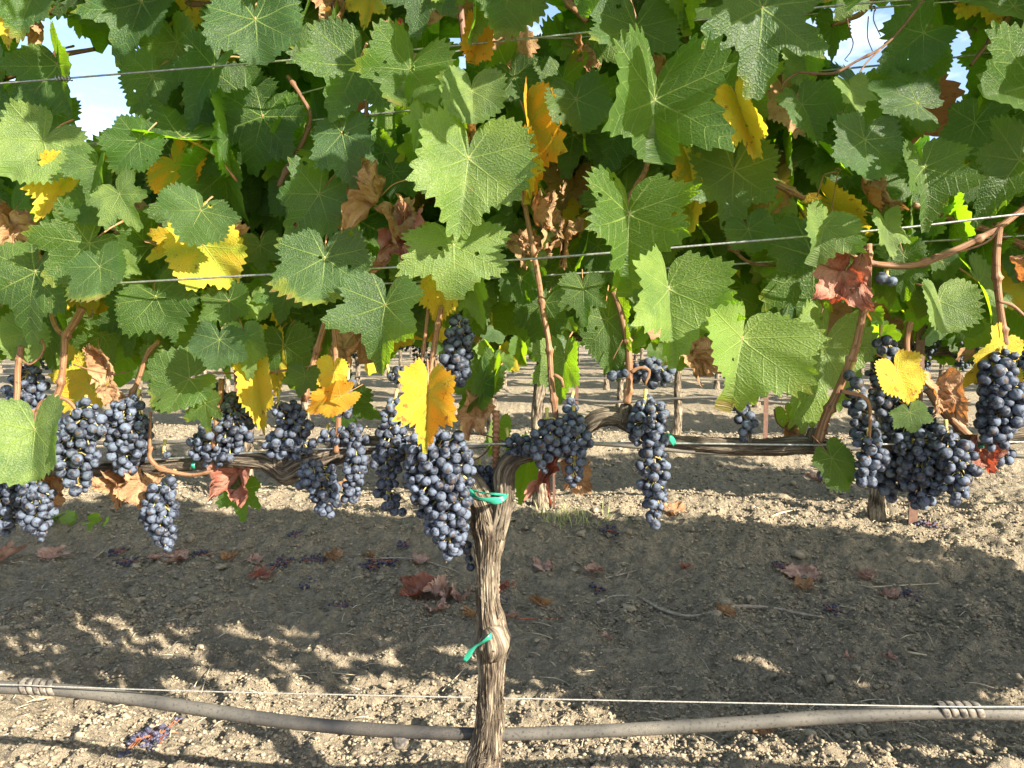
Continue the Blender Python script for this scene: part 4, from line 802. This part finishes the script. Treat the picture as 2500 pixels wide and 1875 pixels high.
def back_trunk(seed, hgt=.66):
    g = np.random.default_rng(seed); lx = g.uniform(-.06, .06)
    mb = MB(); P = [(g.uniform(-.05, .05), 0, -.04), (lx * .6, .0, .15), (lx, .01, .35), (lx * .4, 0, .52), (0, 0, hgt)]
    mb.add(tube(P, [.034, .022, .019, .021, .024], 28, .008, bark_disp(.35, seed)))
    m2 = MB(); 
    for s_ in (-1, 1):
        q = [(0, 0, hgt - .05), (s_ * .07, 0, hgt + .01), (s_ * .2, .01, hgt + .02 * g.uniform(-1, 1)), (s_ * .42, 0, hgt + .02 * g.uniform(-1, 1)), (s_ * .6, 0, hgt - .01)]
        m2.add(tube(q, [.019, .017, .014, .012, .009], 18, .012, bark_disp(.35, seed + 3)))
    m3 = MB()
    for k in range(6):
        x = -.55 + k * .22 + g.uniform(-.04, .04); m3.add(tube([(x, 0, hgt), (x + g.uniform(-.03, .03), g.uniform(-.03, .03), hgt + .1), (x + g.uniform(-.07, .07), 0, hgt + .25), (x + g.uniform(-.1, .1), 0, hgt + .55)], [.006, .005, .0045, .003], 7, .03))
    return mb.mesh('trunk', [M_BARK]), m2.mesh('cordon', [M_BARK2]), m3.mesh('canes', [M_CANE])
BT = [back_trunk(300 + k) for k in range(4)]
ORD = ['', 'second', 'third', 'fourth', 'fifth', 'sixth', 'seventh', 'eighth', 'ninth', 'tenth', 'eleventh', 'twelfth', 'thirteenth']
yaw = math.atan(-SL)
row2names = {-2: 'left of the left edge', -1: 'at the left, below the drooping bunch', 0: 'just right of the nearest trunk', 1: 'at the right beside the brown post', 2: 'at the far right edge'}
for ri in range(1, 11):
    D = ROWS[ri]; half = (D * .72 + 1.4); g = np.random.default_rng(400 + ri); x = .13 + (0 if ri == 1 else g.uniform(-.6, .6)); n0 = int(math.ceil((-(D * .70 + .7) - x) / 1.24)); n1 = int((half - x) / 1.24)
    for k in range(n0, n1 + 1):
        X0 = x + k * 1.24; Y0 = D - SL * X0; e = bpy.data.objects.new('grapevine', None); COL.objects.link(e); e.location = (X0, Y0, float(gh(X0, Y0))); e.rotation_euler = (0, 0, yaw)
        if ri == 1: tag(e, 'vine of the second row, ' + row2names.get(k, 'beyond the frame'), 'grapevine', 'vines of the second row')
        else: tag(e, 'grapevine standing in the %s row from the front, seen through the gap under the leaves' % ORD[ri], 'grapevine', 'vines of the %s row' % ORD[ri])
        v = (k * 7 + ri * 3) % 4
        link('trunk', BT[v][0], e); link('cordon', BT[v][1], e); link('cane', BT[v][2], e); f = link('foliage', RF[(k + ri) % 3], e); f['kind'] = 'stuff'
        if ri == 1:
            for j in range(34):
                p = Vector((g.uniform(-.6, .6), -g.uniform(.08, .24), g.uniform(.74, 1.3))); put_leaf(e, p, g.uniform(.05, .085), Vector((g.uniform(-.6, .6), -.3, -1)), g.uniform(-.6, .6), str(g.choice(['g', 'd', 'l', 'y'], p=[.4, .2, .3, .1])), int(g.integers(0, 3)), int(g.integers(5)), 1, pet=False)
        for j in range(10 if ri < 5 else 6):
            link('grape_bunch', LB[int(g.integers(4))], e, Matrix.Translation((g.uniform(-.58, .58), g.uniform(-.05, .03), .66 + g.uniform(-.03, .12))) @ Matrix.Rotation(g.uniform(0, 6), 4, 'Z') @ Matrix.Diagonal((1, 1, g.uniform(.7, 1.1), 1)))
    # hose and wires of the row
    a, b = -half, half; pts = []
    for k in range(int((b - a) / .62) + 1):
        X0 = a + k * .62; pts.append((X0, D - SL * X0 - .02, .335 + .02 * math.cos(X0 * 5.07 - .6)))
    nm = ORD[ri]
    tag(MB().add(tube(pts, [.0085] * len(pts), 10, .08)).obj('drip_hose', M_HOSE), 'irrigation hose of the %s row, hung low between its trunks' % nm, 'hose', 'hoses of the rows behind')
    for h, what in ((.655, 'arms'), (1.02, 'leaves'), (1.47, 'shoot tips')):
        if h > 1 and ri > 2: continue
        tag(MB().add(tube([(a, D - SL * a, h), (0, D, h), (b, D - SL * b, h)], [.0014] * 3, 6, .5)).obj('trellis_wire', M_WIRE), 'wire of the %s row at the height of its %s' % (nm, what), 'wire', 'wires of the rows behind')
def post(x, D, h, w_, label, top=0, name='steel_post', mat=M_POST):
    y = D - SL * x; z = float(gh(x, y)); q = w_ / 2; t = w_ * .16
    o = bpy.data.objects.new(name, None); COL.objects.link(o); o.location = (x, y, z); tag(o, label, 'post', 'posts and stakes of the rows behind')
    def box(x0, x1, y0, y1, z0, z1):
        V = np.array([(a, b, c) for c in (z0, z1) for b in (y0, y1) for a in (x0, x1)], float); return V, [(0, 2, 3, 1), (4, 5, 7, 6), (0, 1, 5, 4), (2, 6, 7, 3), (0, 4, 6, 2), (1, 3, 7, 5)], np.zeros((8, 2))
    MB().add(box(-q, q, 0, t, -.1, h)).obj('flange', mat, o, False); MB().add(box(-t * .6, t * .6, t + .001, w_ * .9, -.1, h)).obj('web', mat, o, False); return o
post(1.47, ROWS[1] - .10, 1.0, .032, 'brown steel post beside the second row vine at the right'); post(.165, ROWS[1] - .03, .55, .010, 'thin stake beside the second row trunk right of the nearest trunk'); post(-1.10, ROWS[1] - .05, .62, .010, 'thin stake beside the second row trunk at the left')
post(1.60, ROWS[2] - .1, 1.0, .028, 'brown post in the third row, under the big lit leaf at the right'); post(-1.9, ROWS[2], 1.0, .03, 'brown post in the third row at the left'); post(3.2, ROWS[3], 1.0, .03, 'brown post in the fourth row at the right'); post(.6, ROWS[3], 1.0, .03, 'brown post in the fourth row near the middle')

# ------------------------------------------------------------------ litter on the soil
def gpt(px, py):
    d = ray(px, py); z = 0.
    for _ in range(6): t = (z - CAMH) / d.z; p = d * t; z = float(gh(p.x, p.y))
    return Vector((p.x, p.y, z)), t
FL = [(640,1418,58,'r','pink-brown curled fallen leaf lying alone left of the nearest trunk'),(125,1374,50,'r','reddish fallen leaf near the left edge on the bank'),(12,1376,60,'r','red-brown fallen leaf cut by the left edge'),(390,1372,36,'r','small fallen leaf below the low hanging bunch, left one of a pair'),(440,1374,48,'r','larger fallen leaf below the low hanging bunch, right one of a pair'),
 (555,1376,42,'b','pale pink fallen leaf beside dark dropped grapes on the left'),(628,1352,44,'r','rust fallen leaf standing on edge against the bank'),(815,1370,42,'b','light brown fallen leaf at the foot of the bank left of the trunk'),(905,1365,34,'b','small pale fallen leaf left of the trunk by the bank'),(1028,1380,38,'r','dark red fallen leaf just left of the hanging grape tip'),
 (1030,1455,78,'r','red-brown crumpled leaf, leftmost of the heap left of the trunk'),(1085,1462,84,'r','big crumpled leaf in the middle of the heap left of the trunk'),(1068,1498,60,'r','front leaf of the crumpled heap left of the trunk'),(1128,1470,60,'r','crumpled leaf of the heap touching the trunk'),(1142,1515,40,'b','pale round fallen leaf right against the trunk'),
 (1232,1450,44,'r','fallen leaf just right of the trunk, upper one'),(1238,1522,46,'r','rust fallen leaf with a long stalk right of the trunk'),(1314,1490,44,'b','pale brown fallen leaf right of the trunk, beyond the stalked one'),(1325,1360,48,'r','fallen leaf on the bank right of the trunk'),(1450,1362,44,'r','orange-red fallen leaf on the bank, second right of the trunk'),
 (1670,1400,38,'r','small dark fallen leaf in front of the bank right of centre'),(1965,1442,52,'b','pale pink fallen leaf lying flat in the shaded alley'),(2172,1466,38,'r','small orange fallen leaf beside a dropped dark cluster'),(2112,1370,44,'r','orange fallen leaf at the bank on the right'),(1965,1370,72,'r','flattened pink leaf heap at the bank right of centre'),
 (1772,1512,42,'b','tan fallen leaf touching the long bare twig'),(1868,1808,66,'b','brown leaf with thin stalks in the foreground soil at the right'),(1484,1568,30,'r','tiny rust leaf scrap right of the trunk'),(2072,1617,24,'r','tiny red leaf scrap left of a straw on the right'),(2178,1622,28,'r','small red leaf scrap by pale straw on the right'),
 (1380,1660,0,'b',''),(300,1222,70,'b','sunlit tan leaf on the bank behind the low hanging bunch'),(840,1205,50,'b','sunlit brown leaf on the bank behind the left bunches'),(1640,1255,50,'b','sunlit orange leaf on the bank beside the long hanging bunch'),(2000,1180,50,'r','pink leaf lying behind the right arm'),(2020,1115,36,'r','pink leaf scrap farther back behind the right arm')]
for k, (x, y, s_, mk, lb) in enumerate(FL):
    if s_ == 0: continue
    p, t = gpt(x, y); q = Vector((random.uniform(-1, 1), random.uniform(-1, 1), random.uniform(-.1, .1))).normalized(); M = leaf_frame(p + Vector((0, 0, .012)), s_ * t * .62, q, 0)
    # lie flat: normal up
    yv = q; zv = Vector((0, -.25, 1)); zv = (zv - yv * zv.dot(yv)).normalized(); xv = yv.cross(zv); L = s_ * t * .74
    M = Matrix((xv * L, yv * L, zv * L * .8)).transposed().to_4x4(); M.translation = p + Vector((0, 0, .012))
    o = link('fallen_leaf', leaf_mesh(k % 3, k % 5, 'p' if mk == 'r' and k % 5 else ('b' if mk == 'b' else 'r'), True), None, M); tag(o, lb, 'leaf', 'fallen leaves on the soil')
def rotten(x, y, wpx, label, n=14, stems=True):
    p, t = gpt(x, y); g = np.random.default_rng(int(x)); e = bpy.data.objects.new('dropped_grape_cluster', None); COL.objects.link(e); e.location = p; tag(e, label, 'grapes', 'dropped grape clusters')
    L = wpx * t * .5; mb = MB(); a = g.uniform(-.5, .5)
    mb.add(tube([(-L * math.cos(a), -L * math.sin(a), .008), (0, 0, .014), (L * math.cos(a), L * math.sin(a), .009)], [.001, .0016, .001], 5, .01))
    for k in range(int(n * 1.9)):
        u = g.uniform(-1, 1); u = u * .75; c = np.array([u * L * math.cos(a) + g.normal() * .009, u * L * math.sin(a) + g.normal() * .026, .008 + abs(g.normal()) * .006])
        mb.add(tube([(u * L * .9 * math.cos(a), u * L * .9 * math.sin(a), .012), c], [.0008, .0008], 4, .02, caps=False))
        o = link('grape', RAIS[k % 3], e, Matrix.Translation(c) @ Matrix.Rotation(g.uniform(0, 6), 4, 'X') @ Matrix.Rotation(g.uniform(0, 6), 4, 'Y') @ Matrix.Scale(g.uniform(.75, 1.1), 4))
    mb.obj('stem', M_RTWIG, e)
def raisin(seed):
    V, Fc = ICO3; n = fbm(V * 2.3 + seed, 3, seed); return mesh_from('raisin', V * (.0066 * (1 - .45 * (1 - np.abs(n - .5) * 2) ** 3))[:, None] * np.array([1.1, .85, .8]), Fc, None, True, [M_RAISIN])
RAIS = [raisin(3), raisin(5), raisin(8)]
for q in [(375, 1812, 110, 'shrivelled grape cluster with red stems in the foreground soil at the left', 26), (290, 1352, 34, 'dark dropped cluster left of the low hanging bunch', 14), (310, 1322, 50, 'dropped cluster on the bank left of the low hanging bunch', 14), (492, 1316, 46, 'dropped cluster on the bank right of the low hanging bunch', 14), (690, 1382, 70, 'dropped cluster by the bank, left one of two dark ones', 18), (765, 1376, 60, 'dropped cluster by the bank, right one of two dark ones', 18),
          (828, 1492, 64, 'purple dropped cluster on the open soil left of the trunk', 18), (756, 1437, 52, 'flattened dropped cluster right of the lone curled leaf', 14), (900, 1335, 50, 'reddish dropped cluster on the bank, nearest of three left of the trunk', 14), (945, 1318, 62, 'dropped cluster on the bank, middle of three left of the trunk', 18), (985, 1303, 40, 'dropped cluster on the bank, farthest of three left of the trunk', 12),
          (2218, 1460, 44, 'dark dropped cluster right of the small orange leaf', 14), (2035, 1498, 26, 'small dropped cluster past the tip of the long twig', 8), (1912, 1345, 42, 'blue dropped cluster on the bank right of centre', 14), (2255, 1285, 90, 'purple dropped cluster spread at the right on sunlit soil', 20), (1485, 1302, 50, 'dropped cluster on the bank behind the long hanging bunch', 14), (1225, 1478, 22, 'few dropped grapes against the right side of the trunk', 5), (1455, 1445, 34, 'small dark dropped cluster in the shaded soil right of the trunk', 8), (720, 1300, 40, 'dropped cluster on the bank behind the left bunches', 12)]:
    rotten(*q)
def twig(pts, r, label, mat=M_TWIG, br=None):
    P = []
    for x, y in pts: p, t = gpt(x, y); P.append(p + Vector((0, 0, .012)))
    mb = MB().add(tube(P, [r] * (len(P) - 1) + [r * .5], 8, .01, lambda TH, S, RR: RR * .3 * np.exp(-(((S / .05) % 1 - .5) / .1) ** 2)))
    for b in (br or []):
        Q = [gpt(x, y)[0] + Vector((0, 0, .013)) for x, y in b]; mb.add(tube(Q, [r * .7, r * .4], 6, .02))
    tag(mb.obj('fallen_twig', mat), label, 'twig', 'twigs lying on the soil')
twig([(1458, 1482), (1500, 1466), (1560, 1470), (1620, 1500), (1690, 1515), (1770, 1498), (1800, 1490), (1880, 1494), (1950, 1508), (2010, 1518)], .0042, 'long grey-brown bent cane lying across the shaded soil', M_TWIG, [[(1540, 1468), (1565, 1462)]])
twig([(1460, 1425), (1500, 1415), (1560, 1400)], .003, 'grey forked twig on the soil right of the trunk', M_TWIG, [[(1500, 1415), (1520, 1398)], [(1535, 1408), (1530, 1425)]])
twig([(1260, 1522), (1320, 1520), (1390, 1524)], .0015, 'thin reddish stalk lying beside the rust leaf', M_RTWIG); twig([(228, 1372), (262, 1350), (282, 1340)], .003, 'pale twig leaning on the bank behind the low hanging bunch'); twig([(850, 1374), (1000, 1368), (1100, 1350), (1130, 1346)], .0025, 'long thin twig at the foot of the bank left of the trunk')
twig([(1080, 1700), (1110, 1670), (1140, 1638)], .0012, 'thin pale straw stalk just left of the lower trunk', M_STRAW); twig([(1545, 1858), (1580, 1840), (1605, 1822)], .002, 'dry stalk fork in the foreground right of the trunk, by the frame bottom', M_STRAW, [[(1580, 1840), (1592, 1868)]])
twig([(1760, 1811), (1810, 1815), (1850, 1850)], .0014, 'thin brown stalks attached to the brown foreground leaf', M_TWIG, [[(1810, 1815), (1850, 1806)]]); twig([(30, 1468), (75, 1452), (145, 1449)], .0018, 'pale thin twig on the shaded soil at the left'); twig([(2215, 1604), (2262, 1611)], .0035, 'short thick straw piece on the soil at the right', M_STRAW)
twig([(2350, 1490), (2385, 1482)], .003, 'short pale stick on the shaded soil near the right edge', M_STRAW); twig([(2125, 1395), (2210, 1380), (2300, 1376)], .002, 'thin straw by the bank on the right', M_STRAW); twig([(1830, 1290), (1900, 1262), (1950, 1250)], .003, 'straw stalks crossing on the sunlit bank at the right', M_STRAW, [[(1860, 1235), (1905, 1265)]])
# pale weed tuft at the foot of the middle trunk in the second row
mb = MB(); g = np.random.default_rng(5); c, t = gpt(1390, 1275)
for k in range(90):
    x, y = g.normal() * .075, g.normal() * .05; h = g.uniform(.02, .065); dx, dy = g.normal() * .018, g.normal() * .018; mb.add(tube([c + Vector((x, y, 0)), c + Vector((x + dx * .5, y + dy * .5, h * .6)), c + Vector((x + dx, y + dy, h))], [.0012, .0016, .0004], 4, .02))
tag(mb.obj('weed_tuft', M_WEED), 'tuft of pale green weeds at the foot of the second row trunk', 'weeds', kind='stuff')
mb = MB(); c, t = gpt(190, 1275)
P, T, ve, fl = LOW[1]
o = link('low_weed', foliage_mesh('low_weed', [2] * 14, [leaf_frame(c + Vector((g.uniform(-.14, .14), g.uniform(-.05, .05), g.uniform(.02, .06))), g.uniform(.025, .045), Vector((g.uniform(-1, 1), g.uniform(-1, 0), g.uniform(-.3, .3))), g.uniform(-1, 1)) for _ in range(14)])); tag(o, 'low bright green leafy weed on the bank under the left bunches', 'weeds', kind='stuff')
bpy.context.view_layer.update()
